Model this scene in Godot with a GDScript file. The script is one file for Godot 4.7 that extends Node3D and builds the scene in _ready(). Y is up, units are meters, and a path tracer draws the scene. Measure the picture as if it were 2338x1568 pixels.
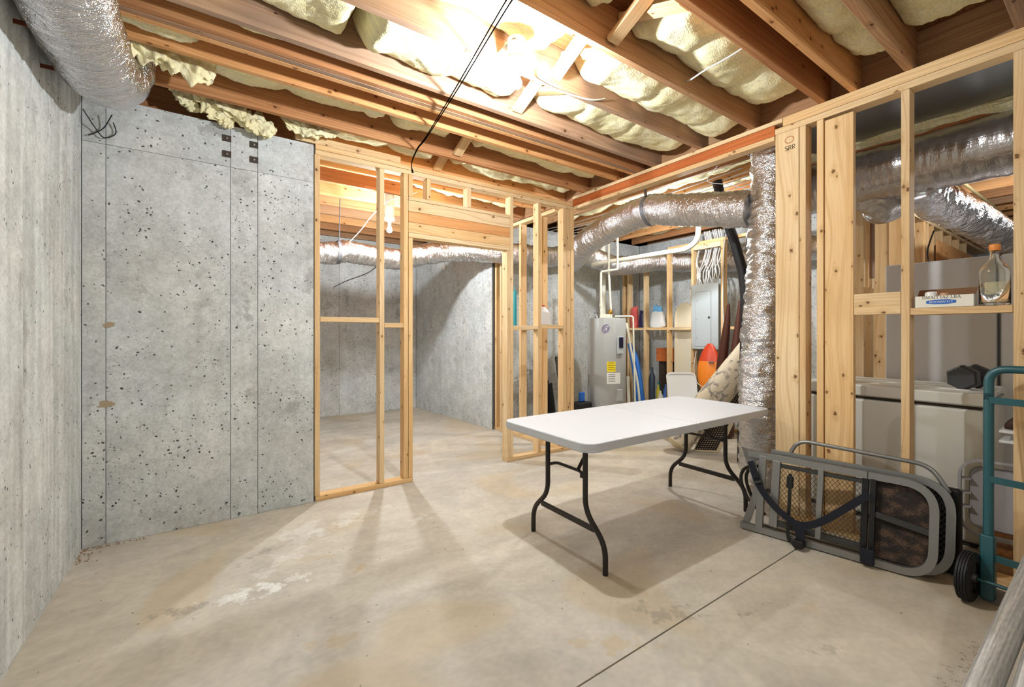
extends Node3D
# An unfinished basement: poured concrete walls, stud partitions, open joists with yellow batts, bare bulbs.

# ---------------------------------------------------------------- mesh builder
class MB:
	var v := PackedVector3Array()
	var n := PackedVector3Array()
	var t := PackedVector2Array()
	var ix := PackedInt32Array()
	func vert(p: Vector3, nn: Vector3, uv: Vector2) -> int:
		v.append(p); n.append(nn); t.append(uv)
		return v.size() - 1
	func tri(a: int, b: int, c: int) -> void:
		var g := (v[b] - v[a]).cross(v[c] - v[a])
		if g.dot(n[a] + n[b] + n[c]) > 0.0:
			ix.append(a); ix.append(c); ix.append(b)
		else:
			ix.append(a); ix.append(b); ix.append(c)
	func quad(a: int, b: int, c: int, d: int) -> void:
		tri(a, b, c); tri(a, c, d)
	func face(p: Array, nn: Vector3, uvs: Array = []) -> void:
		var k := []
		for i in p.size():
			k.append(vert(p[i], nn, uvs[i] if uvs.size() else Vector2(p[i].x + p[i].z, p[i].y)))
		for i in range(1, p.size() - 1):
			tri(k[0], k[i], k[i + 1])
	func box(c: Vector3, s: Vector3, bev := 0.002, bs := Basis.IDENTITY, off := Vector2.ZERO) -> MB:
		var h := s * 0.5
		bev = minf(bev, minf(h.x, minf(h.y, h.z)) * 0.45)
		var L := s.max_axis_index()
		var id := {}
		for sx in [-1, 1]:
			for sy in [-1, 1]:
				for sz in [-1, 1]:
					var sg := Vector3(sx, sy, sz)
					for k in 3:
						var p := sg * (h - Vector3(bev, bev, bev))
						p[k] = sg[k] * h[k]
						var nn := Vector3.ZERO
						nn[k] = sg[k]
						var uv := Vector2.ZERO
						if k == L:
							uv = Vector2(p[(L + 1) % 3], p[(L + 2) % 3])
						else:
							uv = Vector2(p[L], p[3 - L - k] + 0.11 * k + 0.05 * sg[k])
						id[Vector4i(sx, sy, sz, k)] = vert(c + bs * p, bs * nn, uv + off)
		for k in 3:
			var a := (k + 1) % 3
			var b := (k + 2) % 3
			for sk in [-1, 1]:
				var q := []
				for m in [[-1, -1], [1, -1], [1, 1], [-1, 1]]:
					var g := Vector4i(0, 0, 0, k)
					g[k] = sk; g[a] = m[0]; g[b] = m[1]
					q.append(id[g])
				quad(q[0], q[1], q[2], q[3])
			for sa in [-1, 1]:
				for sb in [-1, 1]:
					var g := Vector4i(0, 0, 0, 0)
					g[a] = sa; g[b] = sb
					var e := []
					for m in [[-1, a], [1, a], [1, b], [-1, b]]:
						g[k] = m[0]; g[3] = m[1]
						e.append(id[g])
					quad(e[0], e[1], e[2], e[3])
		for sx in [-1, 1]:
			for sy in [-1, 1]:
				for sz in [-1, 1]:
					tri(id[Vector4i(sx, sy, sz, 0)], id[Vector4i(sx, sy, sz, 1)], id[Vector4i(sx, sy, sz, 2)])
		return self
	func bar(a: Vector3, b: Vector3, w: float, d: float, up := Vector3.UP, bev := 0.002, off := Vector2.ZERO) -> MB:
		# a bar from a to b, w across, d along up
		var z := (b - a).normalized()
		if absf(z.dot(up)) > 0.99:
			up = Vector3.RIGHT if absf(z.x) < 0.9 else Vector3.BACK
		var x := up.cross(z).normalized()
		var y := z.cross(x)
		return box((a + b) * 0.5, Vector3(w, d, a.distance_to(b)), bev, Basis(x, y, z), off)
	func tube(path: PackedVector3Array, r, sides := 12, cap := true, closed := false) -> MB:
		var m := path.size()
		var rr := PackedFloat32Array()
		for i in m:
			rr.append(r[i] if r is Array or r is PackedFloat32Array else r)
		var T := PackedVector3Array()
		for i in m:
			var p := path[(i - 1 + m) % m] if closed else path[maxi(i - 1, 0)]
			var q := path[(i + 1) % m] if closed else path[mini(i + 1, m - 1)]
			T.append((q - p).normalized())
		var x := T[0].cross(Vector3.UP)
		if x.length() < 0.1:
			x = T[0].cross(Vector3.RIGHT)
		x = x.normalized()
		var ln := 0.0
		var rows := []
		var cnt := m + 1 if closed else m
		for j in cnt:
			var i := j % m
			if j > 0:
				ln += path[i].distance_to(path[(i - 1 + m) % m])
			x = (x - T[i] * x.dot(T[i])).normalized()
			var y := T[i].cross(x)
			var row := PackedInt32Array()
			for s in sides + 1:
				var a := TAU * s / sides
				var d := x * cos(a) + y * sin(a)
				row.append(vert(path[i] + d * rr[i], d, Vector2(TAU * rr[0] * s / sides, ln)))
			rows.append(row)
		for j in cnt - 1:
			for s in sides:
				quad(rows[j][s], rows[j][s + 1], rows[j + 1][s + 1], rows[j + 1][s])
		if cap and not closed:
			for e in [0, m - 1]:
				var d: Vector3 = -T[0] if e == 0 else T[m - 1]
				var c := vert(path[e], d, Vector2.ZERO)
				var k := []
				for s in sides + 1:
					k.append(vert(v[rows[e][s]], d, Vector2(0.01 * s, 0)))
				for s in sides:
					tri(c, k[s], k[s + 1])
		return self
	func lathe(prof: Array, at := Vector3.ZERO, seg := 32, bs := Basis.IDENTITY) -> MB:
		# prof: Vector2(radius, height) from the bottom up; sharp where the profile turns over 40 degrees
		var segn := []
		for i in prof.size() - 1:
			var d: Vector2 = prof[i + 1] - prof[i]
			segn.append(Vector2(d.y, -d.x).normalized())
		for i in prof.size() - 1:
			var n0: Vector2 = segn[i]
			var n1: Vector2 = segn[i]
			if i > 0 and n0.dot(segn[i - 1]) > 0.7:
				n0 = (n0 + segn[i - 1]).normalized()
			if i < segn.size() - 1 and n1.dot(segn[i + 1]) > 0.7:
				n1 = (n1 + segn[i + 1]).normalized()
			var lo := PackedInt32Array()
			var hi := PackedInt32Array()
			for s in seg + 1:
				var a := TAU * s / seg
				var e := Vector3(cos(a), 0, sin(a))
				lo.append(vert(at + bs * (e * prof[i].x + Vector3.UP * prof[i].y), bs * (e * n0.x + Vector3.UP * n0.y), Vector2(float(s) / seg, prof[i].y)))
				hi.append(vert(at + bs * (e * prof[i + 1].x + Vector3.UP * prof[i + 1].y), bs * (e * n1.x + Vector3.UP * n1.y), Vector2(float(s) / seg, prof[i + 1].y)))
			for s in seg:
				quad(lo[s], lo[s + 1], hi[s + 1], hi[s])
		return self
	func prism(poly: PackedVector2Array, d: float, xf: Transform3D, bev := 0.0) -> MB:
		# poly in the local xy plane, d thick along local z, centred
		var tris := Geometry2D.triangulate_polygon(poly)
		if Geometry2D.is_polygon_clockwise(poly):
			var rp := poly.duplicate()
			rp.reverse()
			poly = rp
			tris = Geometry2D.triangulate_polygon(poly)
		var m := poly.size()
		var ins := PackedVector2Array()
		var en := PackedVector2Array()
		for i in m:
			var e := poly[(i + 1) % m] - poly[i]
			en.append(Vector2(e.y, -e.x).normalized())
		for i in m:
			ins.append(poly[i] - (en[i] + en[i - 1]).normalized() * bev)
		for sg in [-1.0, 1.0]:
			var k := []
			for p in ins:
				k.append(vert(xf * Vector3(p.x, p.y, sg * d * 0.5), xf.basis * Vector3(0, 0, sg), p))
			for i in range(0, tris.size(), 3):
				tri(k[tris[i]], k[tris[i + 1]], k[tris[i + 2]])
		for i in m:
			var j := (i + 1) % m
			var na := en[i]
			var nb := en[i]
			if en[i].dot(en[i - 1]) > 0.7:
				na = (en[i] + en[i - 1]).normalized()
			if en[i].dot(en[j]) > 0.7:
				nb = (en[i] + en[j]).normalized()
			var z := d * 0.5
			var A := []
			for q in [[ins[i], -z, na, -1], [poly[i], -z + bev, na, 0], [poly[i], z - bev, na, 0], [ins[i], z, na, 1]]:
				A.append(vert(xf * Vector3(q[0].x, q[0].y, q[1]), xf.basis * Vector3(q[2].x, q[2].y, q[3]).normalized(), Vector2(q[0].x + q[0].y, q[1])))
			var B := []
			for q in [[ins[j], -z, nb, -1], [poly[j], -z + bev, nb, 0], [poly[j], z - bev, nb, 0], [ins[j], z, nb, 1]]:
				B.append(vert(xf * Vector3(q[0].x, q[0].y, q[1]), xf.basis * Vector3(q[2].x, q[2].y, q[3]).normalized(), Vector2(q[0].x + q[0].y, q[1])))
			if bev > 0.0:
				quad(A[0], B[0], B[1], A[1])
				quad(A[2], B[2], B[3], A[3])
			quad(A[1], B[1], B[2], A[2])
		return self
	func sweep(path: PackedVector3Array, w: float, d: float, up: Vector3) -> MB:
		# a rectangular tube along a path that stays square to up: w across, d along up
		var m := path.size()
		var c := [Vector2(-w, -d), Vector2(w, -d), Vector2(w, d), Vector2(-w, d)]
		var nr := [Vector2(0, -1), Vector2(1, 0), Vector2(0, 1), Vector2(-1, 0)]
		var fr := []
		for i in m:
			var T := (path[mini(i + 1, m - 1)] - path[maxi(i - 1, 0)]).normalized()
			var x := up.cross(T).normalized()
			var s := 1.0
			if i > 0 and i < m - 1:
				s = 1.0 / maxf(0.5, ((path[i + 1] - path[i]).normalized().dot(T)))
			fr.append([x, T.cross(x).normalized(), s, T])
		for k in 4:
			var q: Vector2 = c[k] * 0.5
			var r: Vector2 = c[(k + 1) % 4] * 0.5
			var prev := [-1, -1]
			var ln := 0.0
			for i in m:
				if i > 0:
					ln += path[i].distance_to(path[i - 1])
				var nn: Vector3 = fr[i][0] * nr[k].x + fr[i][1] * nr[k].y
				var a := vert(path[i] + fr[i][0] * q.x * fr[i][2] + fr[i][1] * q.y, nn, Vector2(ln, 0.1 * k))
				var b := vert(path[i] + fr[i][0] * r.x * fr[i][2] + fr[i][1] * r.y, nn, Vector2(ln, 0.1 * k + q.distance_to(r)))
				if i > 0:
					quad(prev[0], prev[1], b, a)
				prev = [a, b]
		for e in [0, m - 1]:
			var dd: Vector3 = -fr[0][3] if e == 0 else fr[m - 1][3]
			var p := []
			for k in 4:
				p.append(path[e] + fr[e][0] * c[k].x * 0.5 + fr[e][1] * c[k].y * 0.5)
			face(p, dd)
		return self
	func grid(nu: int, nv: int, f: Callable, wrap := false) -> MB:
		# f(u, v) -> Vector3 for u, v in 0..1; smooth normals
		var at := v.size()
		var P := []
		for i in nu + 1:
			for j in nv + 1:
				P.append(f.call(float(i) / nu, float(j) / nv))
		for i in nu + 1:
			for j in nv + 1:
				var i0 := maxi(i - 1, 0)
				var i1 := mini(i + 1, nu)
				if wrap and (i == 0 or i == nu):
					i0 = nu - 1
					i1 = 1
				var du: Vector3 = P[i1 * (nv + 1) + j] - P[i0 * (nv + 1) + j]
				var dv: Vector3 = P[i * (nv + 1) + mini(j + 1, nv)] - P[i * (nv + 1) + maxi(j - 1, 0)]
				var p: Vector3 = P[i * (nv + 1) + j]
				vert(p, du.cross(dv).normalized(), Vector2(p.x + 0.3 * p.y, p.z + 0.2 * p.y))
		for i in nu:
			for j in nv:
				var a := at + i * (nv + 1) + j
				quad(a, a + 1, a + nv + 2, a + nv + 1)
		return self
	func mesh(shift := Vector3.ZERO) -> ArrayMesh:
		var arr := []
		arr.resize(Mesh.ARRAY_MAX)
		if shift != Vector3.ZERO:
			for i in v.size():
				v[i] += shift
		arr[Mesh.ARRAY_VERTEX] = v
		arr[Mesh.ARRAY_NORMAL] = n
		arr[Mesh.ARRAY_TEX_UV] = t
		arr[Mesh.ARRAY_INDEX] = ix
		var m := ArrayMesh.new()
		m.add_surface_from_arrays(Mesh.PRIMITIVE_TRIANGLES, arr)
		return m

# ---------------------------------------------------------------- scene helpers
var M := {}
var base := {}
var taken := {}
var rng := RandomNumberGenerator.new()
var nz := FastNoiseLite.new()

func numbered(called: String) -> String:
	var k: int = taken.get(called, 0)
	taken[called] = k + 1
	return called if k == 0 else "%s_%03d" % [called, k]

func tag(o: Node, label: String, category: String, group := "", kind := "") -> void:
	o.set_meta("label", label)
	o.set_meta("category", category)
	if group != "":
		o.set_meta("group", group)
	if kind != "":
		o.set_meta("kind", kind)

func thing(called: String, label: String, category: String, at := Vector3.ZERO, group := "", kind := "") -> Node3D:
	var o := Node3D.new()
	o.name = numbered(called)
	add_child(o)
	o.position = at
	base[o] = at
	tag(o, label, category, group, kind)
	return o

func part(par: Node3D, called: String, mb: MB, mat: Material, label := "") -> MeshInstance3D:
	var o := MeshInstance3D.new()
	o.name = called
	o.mesh = mb.mesh(-base[par])
	o.material_override = mat
	par.add_child(o, true)
	base[o] = base[par]
	if label != "":
		o.set_meta("label", label)
	return o

func single(called: String, mb: MB, mat: Material, label: String, category: String, group := "", kind := "") -> MeshInstance3D:
	# one mesh that is a thing; its origin at the middle of its base
	var lo := mb.v[0]
	var hi := mb.v[0]
	for p in mb.v:
		lo = lo.min(p)
		hi = hi.max(p)
	var at := Vector3((lo.x + hi.x) * 0.5, lo.y, (lo.z + hi.z) * 0.5)
	var o := MeshInstance3D.new()
	o.name = numbered(called)
	o.mesh = mb.mesh(-at)
	o.material_override = mat
	add_child(o)
	o.position = at
	base[o] = at
	tag(o, label, category, group, kind)
	return o

func text(par: Node3D, called: String, s: String, h: float, depth: float, xf: Transform3D, mat: Material, font := "Droid Sans") -> MeshInstance3D:
	var tm := TextMesh.new()
	tm.text = s
	var f := SystemFont.new()
	f.font_names = PackedStringArray([font])
	tm.font = f
	tm.font_size = 32
	tm.pixel_size = h / 24.0
	tm.depth = depth
	var o := MeshInstance3D.new()
	o.name = called
	o.mesh = tm
	o.material_override = mat
	xf.origin -= base[par]
	o.transform = xf
	par.add_child(o, true)
	base[o] = base[par]
	return o

func V(x: float, y: float, z: float) -> Vector3:
	return Vector3(x, y, z)

func PV(a: Array) -> PackedVector3Array:
	var p := PackedVector3Array()
	for q in a:
		p.append(q if q is Vector3 else Vector3(q[0], q[1], q[2]))
	return p

func fillet(a: Array, r: float, steps := 5, closed := false) -> PackedVector3Array:
	# a polyline with its corners rounded
	var p := PV(a)
	var o := PackedVector3Array()
	var m := p.size()
	for i in m:
		if not closed and (i == 0 or i == m - 1):
			o.append(p[i])
			continue
		var a0 := p[(i - 1 + m) % m] - p[i]
		var b0 := p[(i + 1) % m] - p[i]
		var k := minf(r, minf(a0.length(), b0.length()) * 0.48)
		var A := p[i] + a0.normalized() * k
		var B := p[i] + b0.normalized() * k
		for s in steps + 1:
			var u := float(s) / steps
			o.append(A.lerp(p[i], u).lerp(p[i].lerp(B, u), u))
	return o

func spline(a: Array, steps := 8) -> PackedVector3Array:
	var p := PV(a)
	var o := PackedVector3Array()
	var m := p.size()
	for i in m - 1:
		var p0 := p[maxi(i - 1, 0)]
		var p3 := p[mini(i + 2, m - 1)]
		for s in steps:
			o.append(p[i].cubic_interpolate(p[i + 1], p0, p3, float(s) / steps))
	o.append(p[m - 1])
	return o

func even(p: PackedVector3Array, step: float) -> PackedVector3Array:
	var o := PackedVector3Array([p[0]])
	var left := step
	for i in p.size() - 1:
		var a := p[i]
		var d := a.distance_to(p[i + 1])
		while d >= left:
			a = a.move_toward(p[i + 1], left)
			d -= left
			o.append(a)
			left = step
		left -= d
	return o

func rounded(w: float, h: float, r: float, k := 6) -> PackedVector2Array:
	var o := PackedVector2Array()
	for c in [[1, 1, 0.0], [-1, 1, 0.25], [-1, -1, 0.5], [1, -1, 0.75]]:
		for s in k + 1:
			var a: float = TAU * (c[2] + 0.25 * s / k)
			o.append(Vector2(c[0] * (w * 0.5 - r) + r * cos(a), c[1] * (h * 0.5 - r) + r * sin(a)))
	return o

func off() -> Vector2:
	return Vector2(rng.randf() * 7.0, rng.randf() * 3.0)

# ---------------------------------------------------------------- procedural textures
func picture(w: int, h: int, f: Callable) -> Image:
	var d := PackedByteArray()
	d.resize(w * h * 3)
	var k := 0
	for y in h:
		for x in w:
			var c: Vector3 = f.call(x, y)
			d[k] = clampi(int(c.x * 255.0), 0, 255)
			d[k + 1] = clampi(int(c.y * 255.0), 0, 255)
			d[k + 2] = clampi(int(c.z * 255.0), 0, 255)
			k += 3
	return Image.create_from_data(w, h, false, Image.FORMAT_RGB8, d)

func tex(im: Image) -> ImageTexture:
	return ImageTexture.create_from_image(im)

func blot(im: Image, cx: float, cy: float, rx: float, ry: float, turn: float, col: Color, a: float, rough: float, sd: int, hard := 0.25, grain := 0.0) -> void:
	# a ragged blot of another colour
	var w := im.get_width()
	var h := im.get_height()
	var R := int(maxf(rx, ry) * 1.5) + 2
	var ca := cos(turn)
	var sa := sin(turn)
	for y in range(-R, R + 1):
		for x in range(-R, R + 1):
			var u := (x * ca + y * sa) / rx
			var q := (-x * sa + y * ca) / ry
			var d := sqrt(u * u + q * q)
			if d > 1.6:
				continue
			d += rough * (nz.get_noise_3d(x * 190.0 / R + sd * 31.7, y * 190.0 / R, sd * 9.1) + 0.6 * nz.get_noise_3d(x * 620.0 / R + sd * 11.7, y * 620.0 / R, sd * 5.1))
			var k := a * smoothstep(1.0, 1.0 - hard, d)
			if grain > 0.0:
				k *= lerpf(1.0, smoothstep(-0.25, 0.3, nz.get_noise_3d(x * 26.0, y * 26.0, sd) + 0.7 * (1.0 - d) - 0.15), grain)
			if k > 0.003:
				var px := posmod(int(cx) + x, w)
				var py := posmod(int(cy) + y, h)
				im.set_pixel(px, py, im.get_pixel(px, py).lerp(col, k))

func mat(color: Color, rough := 0.7, metal := 0.0) -> StandardMaterial3D:
	var m := StandardMaterial3D.new()
	m.albedo_color = color
	m.roughness = rough
	m.metallic = metal
	return m

func wood_picture(w: int, h: int, a: Vector3, b: Vector3, dark: Vector3, lines: float, knots: int, sd: int, grey := 0.0) -> Image:
	# grain runs along u, and the picture wraps round in u
	var R := 1.6
	var im := picture(w, h, func(x: int, y: int) -> Vector3:
		var th := TAU * x / w
		var cu := cos(th) * R
		var su := sin(th) * R
		var q := float(y) / h
		var wave := nz.get_noise_3d(cu * 22.0, su * 22.0, q * 130.0 + sd * 77.0)
		var g := nz.get_noise_3d(cu * 9.0 + sd, su * 9.0, (q * 900.0 + wave * 90.0) * lines + sd * 13.0)
		var fine := nz.get_noise_3d(cu * 130.0, su * 130.0, q * 5200.0 + sd * 5.0)
		var tone := nz.get_noise_3d(cu * 30.0 + 400.0, su * 30.0, q * 160.0 + sd * 3.0)
		var k := clampf(0.5 + 0.9 * tone, 0.0, 1.0)
		var c := a.lerp(b, k)
		c = c.lerp(dark, clampf(0.42 * g + 0.10, 0.0, 0.5) + clampf(0.14 * fine, -0.05, 0.2))
		if grey > 0.0:
			var gm := nz.get_noise_3d(cu * 40.0 - 300.0, su * 40.0, q * 240.0 + sd)
			c = c.lerp(Vector3(0.47, 0.40, 0.35), grey * clampf(0.5 + 1.4 * gm, 0.0, 1.0))
		return c)
	for i in knots:
		var cx := rng.randf() * w
		var cy := rng.randf() * h
		var r := rng.randf_range(2.0, 6.5)
		blot(im, cx, cy, r * 5.0, r * 2.2, 0.0, Color(dark.x, dark.y, dark.z), 0.35, 0.4, sd + i, 0.9)
		blot(im, cx, cy, r, r * 0.8, 0.0, Color(dark.x * 0.55, dark.y * 0.5, dark.z * 0.45), 0.85, 0.3, sd + i + 50, 0.4)
	return im

func wood(im: Image, rough := 0.72, tint := Color.WHITE) -> StandardMaterial3D:
	var m := mat(tint, rough)
	m.albedo_texture = tex(im)
	m.uv1_scale = Vector3(1.0 / 2.6, 1.0 / 0.42, 1)
	m.metallic_specular = 0.35
	return m

# ---------------------------------------------------------------- materials
func concrete_picture(n: int, sd: int, streak: float, holes: int) -> Array:
	# grey poured concrete, 2.6 m a side, u up the wall: colour and relief
	var im := picture(n, n, func(x: int, y: int) -> Vector3:
		var u := 2.6 * x / n
		var q := 2.6 * y / n
		var big := nz.get_noise_3d(u * 120.0, q * 120.0, sd)
		var mid := nz.get_noise_3d(u * 520.0, q * 520.0, sd + 40.0)
		var fine := nz.get_noise_3d(u * 5200.0, q * 5200.0, sd + 80.0)
		var fine2 := nz.get_noise_3d(u * 1900.0, q * 1900.0, sd + 90.0)
		var st := nz.get_noise_3d(u * 90.0, q * 1500.0, sd + 120.0) * streak
		var s := 0.785 + 0.045 * big + 0.035 * mid + 0.04 * fine + 0.03 * fine2 + 0.08 * st
		var warm := 0.012 * nz.get_noise_3d(u * 200.0, q * 200.0, sd + 200.0)
		return Vector3(s + 0.6 * warm - 0.004, s + 0.0, s - 0.004 - 0.6 * warm))
	var hm := Image.create(n, n, false, Image.FORMAT_RGB8)
	hm.fill(Color(0.7, 0.7, 0.7))
	for i in holes:
		var cx := rng.randf() * n
		var cy := rng.randf() * n
		if nz.get_noise_3d(cx * 0.5, cy * 0.5, sd + 300.0) < -0.1 and rng.randf() < 0.7:
			continue
		var r := 0.55 + 2.1 * pow(rng.randf(), 5.0)
		var e := 1.0 + rng.randf() * 0.9
		var tn := 0.0 if streak > 0.5 else rng.randf() * PI
		var d := rng.randf_range(0.10, 0.28)
		blot(im, cx, cy, r * e, r, tn, Color(d, d, d * 0.97), 0.9, 0.3, i, 0.5)
		blot(hm, cx, cy, r * e, r, tn, Color(0.1, 0.1, 0.1), 0.9, 0.3, i, 0.6)
	for i in 34:
		blot(im, rng.randf() * n, rng.randf() * n, rng.randf_range(30, 110), rng.randf_range(6, 26), rng.randf_range(-0.15, 0.15), Color(0.52, 0.51, 0.50), rng.randf_range(0.15, 0.4), 1.3, i + 400, 0.9, 0.8)
	# hairlines and pale splashes
	for i in 26:
		var cx := rng.randf() * n
		var cy := rng.randf() * n
		blot(im, cx, cy, rng.randf_range(3, 9), rng.randf_range(1.0, 3.0), rng.randf() * PI, Color(0.44, 0.42, 0.40), 0.5, 1.6, i + 70, 0.8)
	return [im, hm]

func concrete(pair: Array, tint: Color) -> StandardMaterial3D:
	var m := mat(tint, 0.88)
	m.albedo_texture = tex(pair[0])
	m.heightmap_enabled = true
	m.heightmap_texture = tex(pair[1])
	m.heightmap_scale = 0.35
	m.uv1_scale = Vector3(1.0 / 2.6, 1.0 / 2.6, 1)
	m.metallic_specular = 0.3
	return m

const FX0 := -0.9
const FZ0 := -4.7
const FS := 5.2

func floor_picture(n: int) -> Image:
	var im := picture(n, n, func(x: int, y: int) -> Vector3:
		var u := FS * x / n
		var q := FS * y / n
		# troweled slab: swirls stretched one way
		var wx := 40.0 * nz.get_noise_3d(u * 60.0, q * 60.0, 7.0)
		var a := nz.get_noise_3d(u * 70.0 + wx, q * 190.0 + wx, 11.0)
		var b := nz.get_noise_3d(u * 260.0 + wx, q * 620.0 + wx * 2.0, 23.0)
		var c := nz.get_noise_3d(u * 2600.0, q * 3200.0, 31.0)
		var big := nz.get_noise_3d(u * 45.0, q * 45.0, 51.0)
		var e := nz.get_noise_3d(u * 900.0 + wx * 3.0, q * 1200.0 + wx * 3.0, 27.0)
		var pa := smoothstep(0.06, 0.16, nz.get_noise_3d(u * 150.0 + wx * 2.2, q * 240.0 + wx * 2.2, 61.0)) - smoothstep(0.10, 0.18, nz.get_noise_3d(u * 210.0 + wx * 2.6, q * 330.0, 67.0))
		var s := 0.032 * a + 0.022 * b + 0.022 * c + 0.022 * e + 0.020 * pa
		var col := Vector3(0.765, 0.73, 0.672).lerp(Vector3(0.73, 0.708, 0.668), clampf(0.5 + big * 1.3 + a * 0.5, 0.0, 1.0))
		col += Vector3(s, s * 0.97, s * 0.9)
		var oc := nz.get_noise_3d(u * 130.0 + wx, q * 130.0, 71.0)
		col = col.lerp(Vector3(0.74, 0.66, 0.53), clampf((oc - 0.28) * 1.6, 0.0, 0.4))
		return col)
	var P := func(x: float, z: float) -> Vector2: return Vector2((x - FX0) / FS * n, (z - FZ0) / FS * n)
	var k := n / FS
	# chalk dust trodden into the slab, and clay stains, where the photograph shows them
	for q in [[0.20, -2.45, 0.15, 0.06, 0.1, 0.85, 0.9], [0.08, -2.44, 0.14, 0.05, 0.3, 0.55, 1.3], [0.34, -2.44, 0.08, 0.04, -0.2, 0.5, 1.2], [0.31, -2.66, 0.17, 0.05, -0.55, 0.35, 1.5], [0.6, -3.02, 0.26, 0.09, -0.25, 0.38, 1.5], [0.86, -3.04, 0.16, 0.06, -0.3, 0.40, 1.6], [1.19, -2.77, 0.10, 0.04, -0.5, 0.38, 1.6], [0.45, -2.85, 0.20, 0.05, -0.6, 0.26, 1.6]]:
		var p: Vector2 = P.call(q[0], q[1])
		blot(im, p.x, p.y, q[2] * k, q[3] * k, q[4], Color(0.90, 0.90, 0.89), q[5], q[6], int(q[0] * 100), 0.75, 0.9)
	for q in [[0.64, -2.35, 0.05, 0.015, -0.7, 0.6], [0.42, -1.86, 0.09, 0.04, 0.3, 0.3], [1.33, -1.20, 0.13, 0.045, 0.75, 0.42], [1.7, -1.35, 0.03, 0.014, 0.2, 0.3], [2.25, -0.85, 0.05, 0.03, 0.3, 0.25], [0.5, -2.6, 0.1, 0.03, 0.4, 0.25], [1.6, -4.3, 0.25, 0.08, 0.1, 0.35], [0.1, -1.7, 0.12, 0.04, 0.2, 0.2]]:
		var p: Vector2 = P.call(q[0], q[1])
		blot(im, p.x, p.y, q[2] * k, q[3] * k, q[4], Color(0.74, 0.63, 0.49), q[5], 0.9, int(q[0] * 130) + 9, 0.3, 0.3)
	for q in [[1.67, -1.2, 0.13, 0.07, 0.6, 0.35], [-0.1, -2.46, 0.10, 0.045, 0.2, 0.4], [0.2, -2.82, 0.12, 0.03, -0.6, 0.35], [1.95, -1.0, 0.05, 0.015, 0.2, 0.5], [2.1, -0.98, 0.03, 0.01, 0.4, 0.5], [2.0, -0.7, 0.07, 0.02, 0.3, 0.3]]:
		var p: Vector2 = P.call(q[0], q[1])
		blot(im, p.x, p.y, q[2] * k, q[3] * k, q[4], Color(0.50, 0.47, 0.43), q[5], 1.2, int(q[0] * 170) + 5, 0.9, 0.6)
	for i in 420:
		var d := rng.randf_range(0.2, 0.42)
		blot(im, rng.randf() * n, rng.randf() * n, rng.randf_range(0.8, 3.2), rng.randf_range(0.7, 1.3), rng.randf() * PI, Color(d, d * 0.85, d * 0.7), 0.7, 0.6, i, 0.5)
	# a crack that wanders over the slab near the pipes
	var c0 := Vector2(2.56, -0.36)
	for i in 420:
		var tgt := Vector2(2.12, -0.39).lerp(Vector2(2.56, -0.36), 1.0 - i / 420.0) + Vector2(0.0, 0.05 * nz.get_noise_1d(i * 3.0) + 0.02 * nz.get_noise_1d(i * 14.0))
		c0 = tgt
		var p: Vector2 = P.call(c0.x, c0.y)
		blot(im, p.x, p.y, 0.75, 0.7, 0.0, Color(0.44, 0.38, 0.31), 0.6, 0.2, i, 0.6)
	return im

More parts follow.
